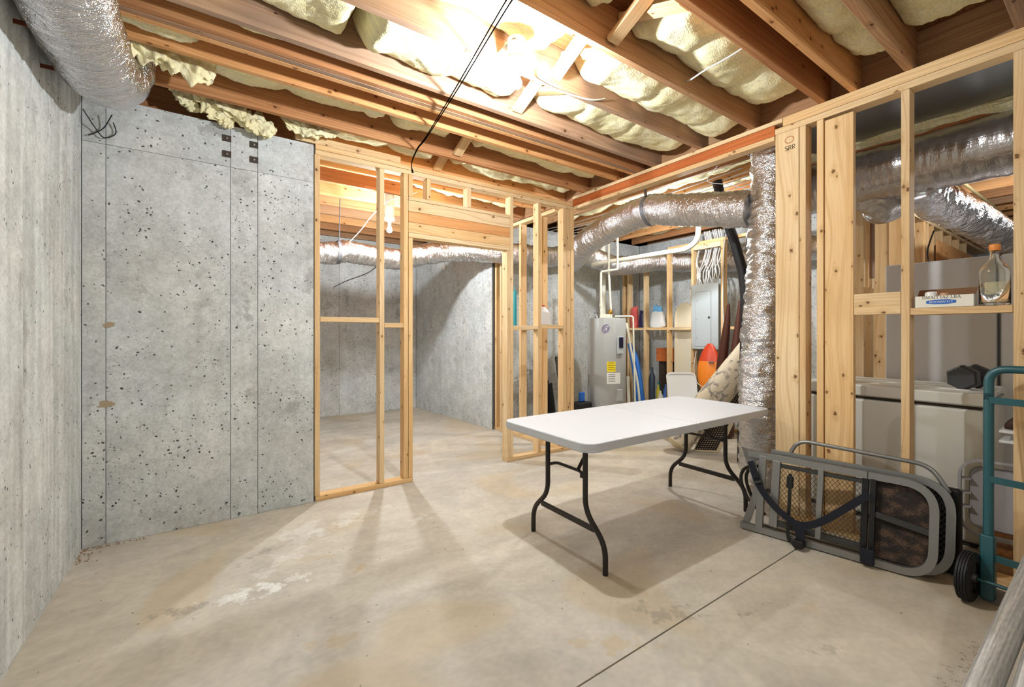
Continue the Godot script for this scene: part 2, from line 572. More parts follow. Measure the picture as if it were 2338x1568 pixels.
func make_materials() -> void:
	nz.noise_type = FastNoiseLite.TYPE_SIMPLEX_SMOOTH
	nz.frequency = 0.01
	nz.fractal_type = FastNoiseLite.FRACTAL_NONE
	nz.seed = 11
	rng.seed = 4
	var pine_a := wood_picture(1024, 192, Vector3(0.91, 0.81, 0.65), Vector3(0.88, 0.755, 0.57), Vector3(0.76, 0.60, 0.41), 2.2, 26, 1)
	var pine_b := wood_picture(1024, 192, Vector3(0.88, 0.765, 0.59), Vector3(0.85, 0.71, 0.52), Vector3(0.71, 0.54, 0.36), 2.8, 34, 2)
	var fir_a := wood_picture(1024, 192, Vector3(0.77, 0.615, 0.46), Vector3(0.71, 0.54, 0.39), Vector3(0.53, 0.36, 0.24), 3.4, 10, 3)
	var fir_b := wood_picture(1024, 192, Vector3(0.75, 0.61, 0.49), Vector3(0.70, 0.55, 0.43), Vector3(0.52, 0.38, 0.28), 3.0, 8, 4, 0.45)
	M.pine_a = wood(pine_a)
	M.pine_b = wood(pine_b)
	M.pine_c = wood(pine_a, 0.72, Color(1.0, 0.96, 0.9))
	M.fir_a = wood(fir_a)
	M.fir_b = wood(fir_b)
	M.fir_c = wood(fir_a, 0.72, Color(1.0, 0.92, 0.84))
	M.fir_d = wood(pine_b, 0.72, Color(1.0, 0.88, 0.78))
	M.redwood = wood(fir_a, 0.7, Color(1.0, 0.72, 0.52))
	M.conc = concrete(concrete_picture(1152, 5, 0.2, 7500), Color(0.99, 1.0, 0.997))
	M.conc_streak = concrete(concrete_picture(1152, 6, 0.8, 3600), Color(0.99, 1.0, 0.993))
	M.conc_dark = mat(Color(0.34, 0.335, 0.33), 0.95)
	var fl := mat(Color.WHITE, 0.62)
	fl.albedo_texture = tex(floor_picture(1792))
	fl.metallic_specular = 0.4
	M.floor = fl
	M.subfloor = wood(fir_a, 0.9, Color(0.75, 0.66, 0.55))
	# crinkled foil: ridges across the duct, creases over them
	var foil_h := picture(512, 512, func(x: int, y: int) -> Vector3:
		var a := 1.0 - absf(nz.get_noise_3d(x * 2.2, y * 9.0, 1.0)) * 1.6
		var b := 1.0 - absf(nz.get_noise_3d(x * 7.0, y * 16.0, 9.0)) * 1.7
		var c := nz.get_noise_3d(x * 20.0, y * 24.0, 5.0)
		var s := clampf(0.5 * a * a + 0.35 * b * b + 0.10 * c, 0.0, 1.0)
		return Vector3(s, s, s))
	var foil := mat(Color(0.86, 0.86, 0.87), 0.17, 1.0)
	foil.heightmap_enabled = true
	foil.heightmap_texture = tex(foil_h)
	foil.heightmap_scale = 0.5
	foil.uv1_scale = Vector3(1.6, 1.6, 1)
	M.foil = foil
	var scrim := picture(512, 512, func(x: int, y: int) -> Vector3:
		var gx := smoothstep(0.80, 0.97, absf(sin(PI * x / 16.0)))
		var gy := smoothstep(0.80, 0.97, absf(sin(PI * y / 16.0)))
		var a := 1.0 - absf(nz.get_noise_3d(x * 3.0, y * 5.0, 3.0)) * 1.5
		var s := 0.3 * maxf(gx, gy) + 0.55 * a * a
		return Vector3(s, s, s))
	var wrap := foil.duplicate()
	wrap.heightmap_texture = tex(scrim)
	wrap.heightmap_scale = 0.12
	wrap.roughness = 0.3
	wrap.albedo_color = Color(0.76, 0.74, 0.73)
	wrap.uv1_scale = Vector3(1.6, 1.6, 1)
	M.wrap = wrap
	M.sheet_metal = mat(Color(0.62, 0.63, 0.64), 0.35, 1.0)
	var wool := picture(512, 512, func(x: int, y: int) -> Vector3:
		var a := nz.get_noise_3d(x * 1.1, y * 1.6, 2.0)
		var b := nz.get_noise_3d(x * 5.0, y * 11.0, 4.0)
		var c := nz.get_noise_3d(x * 22.0, y * 34.0, 6.0)
		var k := clampf(0.5 + 0.8 * a + 0.3 * b, 0.0, 1.0)
		return Vector3(0.935, 0.91, 0.765).lerp(Vector3(0.91, 0.87, 0.685), k) * (1.0 + 0.06 * c + 0.05 * b))
	var ins := mat(Color.WHITE, 0.95)
	ins.albedo_texture = tex(wool)
	ins.heightmap_enabled = true
	ins.heightmap_texture = tex(picture(512, 512, func(x: int, y: int) -> Vector3:
		var s := 0.5 + 0.25 * nz.get_noise_3d(x * 7.0, y * 22.0, 14.0) + 0.35 * nz.get_noise_3d(x * 24.0, y * 60.0, 16.0)
		return Vector3(s, s, s)))
	ins.heightmap_scale = 0.3
	ins.uv1_scale = Vector3(1.1, 1.1, 1)
	ins.metallic_specular = 0.1
	M.wool = ins
	M.white_plastic = mat(Color(0.87, 0.87, 0.86), 0.45)
	M.cream = mat(Color(0.90, 0.87, 0.78), 0.4)
	M.pvc = mat(Color(0.90, 0.89, 0.82), 0.35)
	M.table_top = mat(Color(0.79, 0.80, 0.82), 0.5)
	M.brown_metal = mat(Color(0.17, 0.145, 0.135), 0.45, 0.3)
	M.steel = mat(Color(0.58, 0.58, 0.575), 0.40, 0.8)
	M.steel_dark = mat(Color(0.30, 0.30, 0.30), 0.45, 0.8)
	M.galv = mat(Color(0.56, 0.555, 0.55), 0.4, 0.9)
	M.black = mat(Color(0.05, 0.05, 0.055), 0.5)
	M.wire_black = mat(Color(0.03, 0.03, 0.03), 0.95)
	M.wire_black.metallic_specular = 0.0
	M.rubber = mat(Color(0.045, 0.045, 0.05), 0.6)
	M.navy = mat(Color(0.07, 0.08, 0.13), 0.85)
	M.teal = mat(Color(0.05, 0.30, 0.33), 0.38)
	M.teal.clearcoat_enabled = true
	M.teal.clearcoat = 0.4
	M.rust = mat(Color(0.42, 0.20, 0.10), 0.85)
	M.clip = mat(Color(0.27, 0.24, 0.20), 0.6, 0.5)
	M.heater = mat(Color(0.66, 0.67, 0.66), 0.38)
	M.panel = mat(Color(0.70, 0.73, 0.74), 0.42)
	M.panel_line = mat(Color(0.40, 0.43, 0.44), 0.5)
	M.label_white = mat(Color(0.90, 0.90, 0.88), 0.6)
	M.label_yellow = mat(Color(0.93, 0.83, 0.12), 0.6)
	M.ink = mat(Color(0.13, 0.12, 0.12), 0.8)
	M.ink_grey = mat(Color(0.42, 0.41, 0.40), 0.8)
	M.violet = mat(Color(0.33, 0.22, 0.52), 0.6)
	M.brass = mat(Color(0.75, 0.55, 0.25), 0.35, 1.0)
	M.copper = mat(Color(0.72, 0.42, 0.28), 0.35, 1.0)
	M.porcelain = mat(Color(0.92, 0.92, 0.90), 0.3)
	M.cable_white = mat(Color(0.80, 0.79, 0.77), 0.5)
	M.cable_yellow = mat(Color(0.80, 0.72, 0.52), 0.5)
	M.fridge = mat(Color(0.80, 0.79, 0.78), 0.32)
	M.freezer = mat(Color(0.86, 0.85, 0.81), 0.35)
	M.grime = mat(Color(0.22, 0.18, 0.14), 0.9)
	M.card = mat(Color(0.52, 0.37, 0.25), 0.85)
	M.card_white = mat(Color(0.90, 0.88, 0.82), 0.6)
	M.blue = mat(Color(0.16, 0.42, 0.75), 0.5)
	M.blue_print = mat(Color(0.13, 0.38, 0.72), 0.5)
	M.red = mat(Color(0.72, 0.16, 0.15), 0.5)
	M.bag_red = mat(Color(0.85, 0.36, 0.34), 0.55)
	M.bag_navy = mat(Color(0.10, 0.09, 0.27), 0.4)
	M.bag_white = mat(Color(0.88, 0.88, 0.87), 0.5)
	M.bag_sky = mat(Color(0.42, 0.68, 0.88), 0.5)
	M.orange = mat(Color(0.93, 0.52, 0.12), 0.42)
	M.red_orange = mat(Color(0.78, 0.24, 0.08), 0.42)
	M.leather = mat(Color(0.30, 0.14, 0.08), 0.42)
	M.grey_plastic = mat(Color(0.60, 0.585, 0.59), 0.5)
	M.beige_plastic = mat(Color(0.62, 0.52, 0.42), 0.55)
	M.teal_print = mat(Color(0.10, 0.55, 0.58), 0.5)
	M.cap_orange = mat(Color(0.88, 0.55, 0.25), 0.5)
	M.tape = mat(Color(0.45, 0.45, 0.47), 0.5, 0.4)
	M.pole = mat(Color(0.60, 0.59, 0.57), 0.55, 0.45)
	var gl := mat(Color(0.98, 0.99, 0.98, 0.0), 0.02)
	gl.transparency = BaseMaterial3D.TRANSPARENCY_ALPHA
	gl.refraction_enabled = true
	gl.refraction_scale = 0.05
	M.glass = gl
	M.clear_amber = mat(Color(0.92, 0.88, 0.66, 0.30), 0.05)
	M.clear_amber.transparency = BaseMaterial3D.TRANSPARENCY_ALPHA
	var hood := mat(Color(0.16, 0.12, 0.10), 0.8)
	var dirt := picture(256, 256, func(x: int, y: int) -> Vector3:
		var a := nz.get_noise_3d(x * 2.2, y * 3.4, 3.0)
		var b := nz.get_noise_3d(x * 14.0, y * 26.0, 5.0)
		var k := clampf(0.25 + 0.9 * a + 0.6 * b, 0.0, 1.0)
		return Vector3(0.13, 0.10, 0.085).lerp(Vector3(0.36, 0.27, 0.21), k))
	hood.albedo_color = Color.WHITE
	hood.albedo_texture = tex(dirt)
	hood.uv1_scale = Vector3(2.2, 2.2, 1)
	M.board = hood
	var scratch := picture(256, 256, func(x: int, y: int) -> Vector3:
		var a := nz.get_noise_3d(x * 7.0, y * 1.0, 3.0)
		var b := nz.get_noise_3d(x * 9.0, y * 9.0, 8.0)
		var s := 0.70 + 0.10 * a + 0.05 * b
		return Vector3(s, s * 0.99, s * 0.97))
	M.pole.albedo_color = Color(1, 1, 1)
	M.pole.albedo_texture = tex(scratch)
	M.pole.uv1_scale = Vector3(6, 1.2, 1)
	# rug pile: cream with a net of grey outlines, like fish scales
	var cell := FastNoiseLite.new()
	cell.noise_type = FastNoiseLite.TYPE_CELLULAR
	cell.cellular_return_type = FastNoiseLite.RETURN_DISTANCE2_SUB
	cell.frequency = 0.016
	cell.seed = 3
	var rug := mat(Color.WHITE, 0.95)
	rug.albedo_texture = tex(picture(384, 384, func(x: int, y: int) -> Vector3:
		var d := cell.get_noise_2d(x, y) + 1.0
		var a := nz.get_noise_3d(x * 2.0, y * 2.0, 4.0)
		var k := smoothstep(0.24, 0.06, d) * (0.8 + 0.4 * a)
		return Vector3(0.80, 0.75, 0.66).lerp(Vector3(0.42, 0.40, 0.39), clampf(k, 0.0, 0.8)) * (1.0 + 0.05 * nz.get_noise_3d(x * 30.0, y * 30.0, 2.0))))
	rug.uv1_scale = Vector3(1.0, 1.0, 1)
	M.rug = rug
	var lattice := mat(Color.WHITE, 0.95)
	lattice.albedo_texture = tex(picture(256, 256, func(x: int, y: int) -> Vector3:
		var a := sin(TAU * (x + y) / 32.0) * sin(TAU * (x - y) / 32.0)
		return Vector3(0.10, 0.085, 0.075).lerp(Vector3(0.66, 0.56, 0.44), smoothstep(0.25, 0.6, a))))
	lattice.uv1_scale = Vector3(2.6, 2.6, 1)
	M.lattice = lattice
	M.rug_edge = mat(Color(0.78, 0.72, 0.60), 0.95)
	M.rug_dark = mat(Color(0.22, 0.18, 0.14), 0.95)
	var glow := mat(Color(1, 1, 1), 0.4)
	glow.emission_enabled = true
	glow.emission = Color(1.0, 0.97, 0.90)
	glow.emission_energy_multiplier = 6.0
	M.glow = glow

# ---------------------------------------------------------------- structure
const YJ := 2.722      # underside of the joists
const YT := 2.957      # top of the joists, underside of the subfloor
const ZW := -3.48      # face of the back wall and of the partition
const XW := 3.2        # face of the bearing partition
const XL := -0.62      # face of the side wall
const BULB := Vector3(1.31, 2.565, -1.85)
const BULB2 := Vector3(1.56, 2.36, -4.55)
const BULB3 := Vector3(4.40, 2.50, -2.95)
const BULB5 := Vector3(0.95, 2.56, 1.55)
const BULB4 := Vector3(5.60, 2.45, -0.25)

func pine() -> Material:
	return M[["pine_a", "pine_b", "pine_c"][rng.randi() % 3]]

func fir() -> Material:
	return M[["fir_a", "fir_b", "fir_c"][rng.randi() % 3]]

func lumber(par: Node3D, called: String, x0: float, x1: float, y0: float, y1: float, z0: float, z1: float, m: Material = null, label := "") -> MeshInstance3D:
	var mb := MB.new().box(V((x0 + x1) * 0.5, (y0 + y1) * 0.5, (z0 + z1) * 0.5), V(x1 - x0, y1 - y0, z1 - z0), 0.003, Basis.IDENTITY, off())
	return part(par, called, mb, m if m else pine(), label)

func poured_wall(called: String, label: String, a: Vector3, b: Vector3, out: Vector3, joints: Array, h: float, cold: float, m: Material) -> Node3D:
	# a wall whose face runs from a to b (both on the floor); out points away from the room. Form panels leave open joints
	var t := thing(called, label, "wall", (a + b) * 0.5, "", "structure")
	var d := (b - a).normalized()
	var ln := a.distance_to(b)
	var bs := Basis(d, Vector3.UP, d.cross(Vector3.UP))
	part(t, "core", MB.new().box((a + b) * 0.5 + out * 0.137 + V(0, h * 0.5 - 0.15, 0), V(ln + 0.02, h - 0.006 + 0.3, 0.25), 0.001, bs), M.conc_dark)
	var js: Array = [0.0] + joints + [ln]
	for i in js.size() - 1:
		for r in [[0.0, cold], [cold, h]]:
			if r[1] - r[0] < 0.05:
				continue
			var w: float = js[i + 1] - js[i] - 0.0022
			var s := V(w, r[1] - r[0] - (0.0012 if cold < h else 0.0), 0.06)
			var c: Vector3 = a + d * (js[i] + js[i + 1]) * 0.5 + V(0, (r[0] + r[1]) * 0.5, 0) + out * (0.03 + 0.0015 * rng.randf())
			var tall := s.y > s.x
			var o := Vector2(rng.randf_range(1.25, 1.35), rng.randf_range(0.35, 2.1)) if tall else Vector2(rng.randf_range(0.6, 2.0), rng.randf_range(0.2, 2.2))
			part(t, "panel", MB.new().box(c, s, 0.0016, bs, o), m)
	return t

func stud(par: Node3D, x0: float, z0: float, wx: float, wz: float, y0: float, y1: float, called := "stud") -> void:
	lumber(par, called, x0, x0 + wx, y0, y1, z0, z0 + wz)

func build_floor() -> void:
	var t := thing("floor", "tan concrete basement slab with a saw-cut control joint", "floor", Vector3.ZERO, "", "structure")
	part(t, "joint_bed", MB.new().box(V(5.0, -0.14, -2.2), V(12.6, 0.2, 10.4), 0.0), M.conc_dark)
	for r in [[-7.3, -1.1325], [-1.1255, 2.9]]:
		var mb := MB.new()
		var x0 := -0.95
		var x1 := 11.2
		var f := func(x: float, y: float, z: float) -> int:
			return mb.vert(V(x, y, z), Vector3.UP, Vector2((x - FX0) / FS, (z - FZ0) / FS))
		mb.quad(f.call(x0, 0, r[0]), f.call(x1, 0, r[0]), f.call(x1, 0, r[1]), f.call(x0, 0, r[1]))
		for e in r:
			var nn := V(0, 0, -1 if e == r[0] else 1)
			mb.face([V(x0, 0, e), V(x1, 0, e), V(x1, -0.05, e), V(x0, -0.05, e)], nn, [Vector2(0, 0), Vector2(1, 0), Vector2(1, 0.01), Vector2(0, 0.01)])
		part(t, "slab", mb, M.floor)

func build_walls() -> void:
	poured_wall("wall_left", "pale streaked poured concrete wall under the fat foil duct", V(XL, 0, 2.7), V(XL, 0, ZW), V(-1, 0, 0), [0.9, 1.55, 2.45, 3.35, 3.44 + 0.9, 5.237, 6.135], 2.72, 2.72, M.conc_streak)
	poured_wall("wall_back", "grey pitted concrete wall with four metal clips near its top", V(XL, 0, ZW), V(0.622, 0, ZW), V(0, 0, -1), [0.104, 0.724, 0.883], 2.65, 2.37, M.conc)
	for q in [[-0.505, 1.30, 0.020, "tie_stain"], [-0.515, 0.83, 0.027, "tie_stain"]]:
		var pl := PackedVector2Array()
		for k in 22:
			var an := TAU * k / 22.0
			pl.append(Vector2(cos(an) * 1.4, sin(an) * 0.7) * q[2] * (1.0 + 0.5 * nz.get_noise_2d(k * 40.0, q[1] * 500.0)))
		part(get_node("wall_back"), q[3], MB.new().prism(pl, 0.0016, Transform3D(Basis.IDENTITY, V(q[0], q[1], ZW + 0.0002)), 0.0), mat(Color(0.66, 0.59, 0.49), 0.9))
	poured_wall("wall_alcove_side", "concrete wall of the alcove hidden behind the stud partition", V(0.60, 0, -3.74), V(0.60, 0, -6.95), V(-1, 0, 0), [0.6, 1.8], 2.72, 2.37, M.conc)
	poured_wall("wall_alcove_back", "concrete wall at the far end of the alcove", V(0.6, 0, -6.95), V(2.84, 0, -6.95), V(0, 0, -1), [0.4, 1.0, 1.6], 2.72, 2.37, M.conc)
	poured_wall("wall_alcove_right", "stained concrete alcove wall with a white wall cap", V(2.84, 0, -6.95), V(3.0, 0, -4.80), V(1, 0, 0), [0.25, 0.85, 1.45], 2.72, 2.37, M.conc)
	poured_wall("wall_utility_back", "concrete wall behind the water heater", V(3.27, 0, -4.80), V(5.95, 0, -4.80), V(0, 0, -1), [0.35, 0.95, 1.55, 2.15], 2.72, 2.45, M.conc)
	poured_wall("wall_utility_side", "concrete wall behind the breaker panel studs", V(5.95, 0, -4.80), V(5.95, 0, -1.6), V(1, 0, 0), [0.6, 1.2, 1.8, 2.4], 2.72, 2.45, M.conc)
	poured_wall("wall_right", "far concrete wall beyond the refrigerator", V(11.0, 0, -1.6), V(11.0, 0, 2.7), V(1, 0, 0), [1.2, 2.4], 2.72, 2.45, M.conc)
	poured_wall("wall_storage_back", "concrete wall behind the storage studs", V(6.2, 0, -1.6), V(11.0, 0, -1.6), V(0, 0, -1), [1.2, 2.4, 3.6], 2.72, 2.45, M.conc)
	poured_wall("wall_front", "concrete wall behind the photographer", V(11.0, 0, 2.7), V(XL, 0, 2.7), V(0, 0, 1), [1.2, 2.4, 3.6, 4.8, 6.0, 7.2, 8.4, 9.6], 2.72, 2.45, M.conc)

func build_partitions() -> void:
	# ---- partition with the doorway
	var t := thing("wall_doorway_partition", "open pine stud partition with a framed doorway", "wall", V(1.9, 0, ZW - 0.045), "", "structure")
	var zb := ZW - 0.089
	lumber(t, "bottom_plate", 0.633, 1.395, 0.0, 0.038, zb, ZW)
	lumber(t, "bottom_plate", 2.351, 3.227, 0.0, 0.038, zb, ZW)
	lumber(t, "top_plate", 0.633, 3.227, 2.584, 2.621, zb, ZW, M.pine_a)
	lumber(t, "top_plate", 0.633, 3.227, 2.622, 2.66, zb, ZW, M.pine_c)
	lumber(t, "spacer_plate", 0.50, 1.29, 2.661, 2.715, zb - 0.02, ZW - 0.004, M.pine_b)
	for x in [0.627, 1.113, 1.315]:
		stud(t, x, zb, 0.038, 0.089, 0.038, 2.584)
	stud(t, 1.3555, zb, 0.038, 0.089, 0.038, 2.056, "jack_stud")
	lumber(t, "cripple_stud", 1.3555, 1.3935, 2.402, 2.584, zb, ZW)
	stud(t, 2.351, zb, 0.0375, 0.089, 0.038, 2.056, "jack_stud")
	stud(t, 2.389, zb, 0.038, 0.089, 0.038, 2.584)
	stud(t, 2.735, zb, 0.038, 0.089, 0.038, 2.584)
	for x in [3.072, 3.1245, 3.178]:
		stud(t, x, zb, 0.0495, 0.089, 0.038, 2.584, "corner_stud")
	lumber(t, "cripple_stud", 1.52, 1.558, 2.402, 2.584, zb, ZW)
	lumber(t, "cripple_stud", 1.918, 1.956, 2.402, 2.584, zb, ZW)
	lumber(t, "header_plate", 1.3555, 2.3885, 2.371, 2.401, zb, ZW)
	lumber(t, "header_board", 1.3555, 2.3885, 2.277, 2.370, zb + 0.004, ZW - 0.003, M.pine_a)
	lumber(t, "header_board", 1.3555, 2.3885, 2.187, 2.2762, zb + 0.004, ZW - 0.003, M.fir_d)
	lumber(t, "header_board", 1.3555, 2.3885, 2.097, 2.1862, zb + 0.004, ZW - 0.003, M.pine_c)
	lumber(t, "header_plate", 1.3555, 2.3885, 2.057, 2.096, zb, ZW)
	lumber(t, "block", 0.666, 1.112, 1.337, 1.375, zb, ZW)
	lumber(t, "block", 1.152, 1.314, 1.297, 1.335, zb, ZW)
	lumber(t, "block", 2.428, 2.734, 1.289, 1.327, zb, ZW)
	lumber(t, "block", 2.774, 3.071, 1.30, 1.338, zb, ZW)
	# ---- partition of the alcove, running back from the corner
	t = thing("wall_alcove_partition", "short open stud partition running back from the doorway corner", "wall", V(3.08, 0, -4.2), "", "structure")
	lumber(t, "bottom_plate", 3.035, 3.124, 0.0, 0.038, -4.79, -3.57)
	lumber(t, "top_plate", 3.035, 3.124, 2.56, 2.60, -4.79, -3.57)
	for z in [-4.775, -4.66, -4.235, -3.84]:
		stud(t, 3.035, z, 0.089, 0.038, 0.038, 2.56)
	lumber(t, "block", 3.035, 3.124, 1.29, 1.328, -4.62, -4.237)
	lumber(t, "block", 3.035, 3.124, 1.29, 1.328, -4.196, -3.842)
	# ---- bearing partition beside the freezer
	t = thing("wall_bearing_partition", "bearing stud wall with doubled wide posts and a red flush header", "wall", V(3.25, 0, -0.6), "", "structure")
	var xb := XW + 0.089
	lumber(t, "bottom_plate", XW, xb, 0.0, 0.038, -1.43, 2.65)
	lumber(t, "top_plate", XW, xb, 2.618, 2.659, -1.43, 2.65, M.pine_a)
	lumber(t, "top_plate", XW, xb, 2.660, 2.721, -1.38, 2.65, M.pine_c)
	lumber(t, "header_plate", XW, xb, 2.691, 2.721, -3.475, -1.382, M.pine_a)
	lumber(t, "header_board", XW + 0.003, xb - 0.003, 2.616, 2.690, -3.475, -1.432, M.redwood, "reddish header board")
	lumber(t, "header_plate", XW, xb, 2.582, 2.6155, -3.45, -1.432, M.pine_b)
	var pb := lumber(t, "post_board", XW, XW + 0.038, 0.038, 2.618, -1.427, -1.281, M.pine_a)
	var onface := Basis(V(0, 0, 1), Vector3.UP, V(-1, 0, 0))
	text(pb, "grade_stamp", "SRR", 0.030, 0.0005, Transform3D(onface, V(XW - 0.0004, 2.50, -1.335)), M.ink)
	var ringp := []
	for k in 25:
		ringp.append(V(XW - 0.0004, 2.555 + 0.022 * sin(TAU * k / 24.0), -1.338 + 0.026 * cos(TAU * k / 24.0)))
	part(pb, "stamp_ring", ribbon(ringp, 0.006, V(-1, 0, 0), 0.0006), mat(Color(0.72, 0.50, 0.32), 0.85))
	lumber(t, "jack_stud", XW + 0.039, xb, 0.038, 2.618, -1.427, -1.389, M.pine_b)
	stud(t, XW, -1.278, 0.089, 0.038, 0.038, 2.618, "jack_stud")
	stud(t, XW, -1.178, 0.089, 0.038, 0.038, 2.618, "jack_stud")
	lumber(t, "post_board", XW, XW + 0.038, 0.038, 2.60, -1.133, -0.983, M.pine_c)
	for k in 8:
		stud(t, XW, -0.763 + 0.4175 * k, 0.089, 0.038, 0.038, 2.618)
	lumber(t, "block", XW, XW + 0.038, 1.36, 1.487, -0.982, -0.764, M.pine_a)
	lumber(t, "shelf_block", XW, xb, 1.352, 1.39, -0.724, -0.3465, M.pine_b)
	# ---- studs round the breaker panel
	t = thing("wall_panel_partition", "stud wall carrying the breaker panel and a run of shelf blocks", "wall", V(5.44, 0, -3.8), "", "structure")
	var x0 := 5.4
	lumber(t, "bottom_plate", x0, x0 + 0.089, 0.0, 0.038, -4.75, -1.9)
	for z in [-4.70, -4.60, -4.286, -3.877, -3.49, -3.068, -2.66, -2.25]:
		stud(t, x0, z, 0.089, 0.038, 0.038, 2.45)
	lumber(t, "top_plate", x0, x0 + 0.089, 2.45, 2.488, -3.86, -2.2)
	lumber(t, "head_block", x0, x0 + 0.038, 2.38, 2.449, -3.451, -3.069, M.pine_a)
	for r in [[-4.561, -4.287], [-4.247, -3.878], [-3.838, -3.491], [-3.029, -2.661]]:
		lumber(t, "shelf_block", x0, x0 + 0.089, 1.30, 1.338, r[0], r[1])
	# ---- storage wall of deep studs beyond the refrigerator
	t = thing("wall_storage_partition", "wall of wide weathered studs behind the refrigerator", "wall", V(6.5, 0, -1.37), "", "structure")
	lumber(t, "bottom_plate", 4.45, 9.6, 0.0, 0.038, -1.44, -1.30)
	lumber(t, "top_plate", 4.45, 9.6, 2.45, 2.49, -1.44, -1.30)
	for x in [4.46, 4.56, 4.66, 5.06, 5.46, 5.87, 6.28, 6.40, 6.6, 7.01, 7.42, 7.83, 8.24]:
		stud(t, x, -1.44, 0.038, 0.14, 0.038, 2.45)
	lumber(t, "weathered_board", 4.60, 4.658, 1.72, 2.40, -1.30, -1.28, M.fir_b, "grey weathered board")
	lumber(t, "plywood_sheet", 6.66, 9.4, 0.9, 2.30, -1.29, -1.278, M.fir_d, "orange plywood sheet")

func build_ceiling() -> void:
	var t := thing("ceiling", "open floor joists and subfloor overhead", "ceiling", V(1.3, YJ, -1.5), "", "structure")
	part(t, "subfloor", MB.new().box(V(5.1, YT + 0.02, -2.2), V(12.4, 0.04, 10.3), 0.0), M.subfloor)
	# main span: joists run from the side wall to the bearing partition
	var js := [[-3.30, "fir_c", 0.038], [-2.86, "fir_d", 0.038], [-2.43, "fir_b", 0.040], [-1.99, "fir_b", 0.042], [-1.58, "fir_a", 0.040], [-1.15, "fir_c", 0.040], [-0.985, "fir_d", 0.038], [-0.73, "fir_a", 0.040], [-0.32, "fir_b", 0.040], [0.09, "fir_a", 0.04], [0.5, "fir_c", 0.04], [0.91, "fir_a", 0.04], [1.32, "fir_b", 0.04], [1.73, "fir_a", 0.04], [2.14, "fir_c", 0.04], [2.55, "fir_a", 0.04]]
	for j in js:
		var x0: float = -0.30 if j[0] < -3.2 else XL - 0.1
		lumber(t, "joist", x0, XW + 0.086, YJ, YT, j[0] - j[2] * 0.5, j[0] + j[2] * 0.5, M[j[1]])
	for k in 3:
		lumber(t, "ply_joist", XL - 0.1, XW + 0.086, YJ + 0.002 * k, YT, -2.682 + 0.0385 * k, -2.682 + 0.0385 * k + 0.037, M[["fir_d", "fir_b", "fir_c"][k]])
	lumber(t, "rim_board", XW + 0.0885, XW + 0.1265, YJ + 0.002, YT, -4.75, 2.65, M.fir_a)
	lumber(t, "rim_board", XL - 0.1, 0.6, 2.652, YT, -3.645, -3.607, M.fir_c)
	# alcove: joists keep the same direction
	for z in [-3.70, -4.08, -4.49, -4.90, -5.30, -5.71, -6.12, -6.53, -6.93]:
		lumber(t, "joist", 0.62, XW + 0.086, YJ, YT, z - 0.02, z + 0.02, M[["fir_a", "fir_d", "fir_c"][absi(int(z * 10)) % 3]])
	# beyond the bearing partition they turn the other way
	for k in 19:
		var x := 3.72 + 0.406 * k
		lumber(t, "joist", x - 0.02, x + 0.02, YJ, YT, -4.79, 2.68, M[["fir_a", "fir_d", "fir_c"][k % 3]])
	# bridging
	for r in [[-3.68, -3.32, 1.70], [-3.28, -2.88, 1.70], [-2.41, -2.012, 1.70], [-1.968, -1.6, 1.66], [-1.56, -1.17, 1.70], [-0.71, -0.34, 1.72]]:
		for s in [0, 1]:
			var xx: float = r[2] + 0.085 * s
			var y0 := YJ + (0.035 if s == 0 else 0.19)
			var y1 := YJ + (0.19 if s == 0 else 0.035)
			part(t, "bridging", MB.new().bar(V(xx, y0, r[0] + 0.012), V(xx, y1, r[1] - 0.012), 0.075, 0.03, Vector3.UP, 0.002, off()), M.pine_b)

func batt(x0: float, x1: float, z0: float, z1: float, yb: float, sag: float, sd: int, along_x := true, pucker := 0.45, label := "", dip := 0.0) -> void:
	# a sagging fibreglass batt pushed up between two joists
	var ln := x1 - x0 if along_x else z1 - z0
	var mb := MB.new().grid(int(ln / 0.022), 26, func(u: float, q: float) -> Vector3:
		var a := lerpf(x0, x1, u) if along_x else lerpf(z0, z1, u)
		var k := clampf((q - 0.14) / 0.72, 0.0, 1.0)     # across the underside
		var side := 0.0
		if q < 0.14:
			side = 1.0 - q / 0.14
		elif q > 0.86:
			side = (q - 0.86) / 0.14
		var c := 2.0 * k - 1.0
		var s := a + sd * 3.7
		var wob := 0.16 * nz.get_noise_2d(s * 55.0, sd * 40.0)
		var ph := fposmod((s + wob + 0.06 * c * nz.get_noise_1d(s * 60.0)) / pucker, 1.0)
		var pil := 1.0 - pow(absf(2.0 * ph - 1.0), 5.0)          # pillows between the pinches
		var y := yb + 0.045 * pow(absf(c), 3.0) + 0.035 * (1.0 - pil)
		y -= sag * (1.0 - c * c) * (0.6 + 0.7 * nz.get_noise_2d(s * 45.0, sd * 17.0))
		y += 0.030 * nz.get_noise_3d(a * 230.0, c * 45.0, sd * 33.0) + 0.007 * nz.get_noise_3d(a * 620.0, c * 130.0, sd * 21.0) + 0.006 * nz.get_noise_3d(a * 1700.0, c * 330.0, sd * 5.0)
		y -= dip * smoothstep(0.25, 0.0, absf(u - 0.5))
		var endd := minf(u, 1.0 - u) * ln
		var torn := 0.05 + 0.05 * nz.get_noise_2d(c * 160.0, sd * 50.0)
		var e := smoothstep(0.0, torn + 0.03, endd)
		y = lerpf(YT - 0.004, y, pow(e, 0.35))
		y = lerpf(y, YT - 0.004, side)
		y = minf(y, YT - 0.004)
		if along_x:
			return V(a, y, lerpf(z0, z1, k))
		return V(lerpf(x0, x1, k), y, a))
	single("insulation_batt", mb, M.wool, label if label != "" else "yellow fiberglass batt stuffed up between ceiling joists", "insulation", "fiberglass batts between the joists")

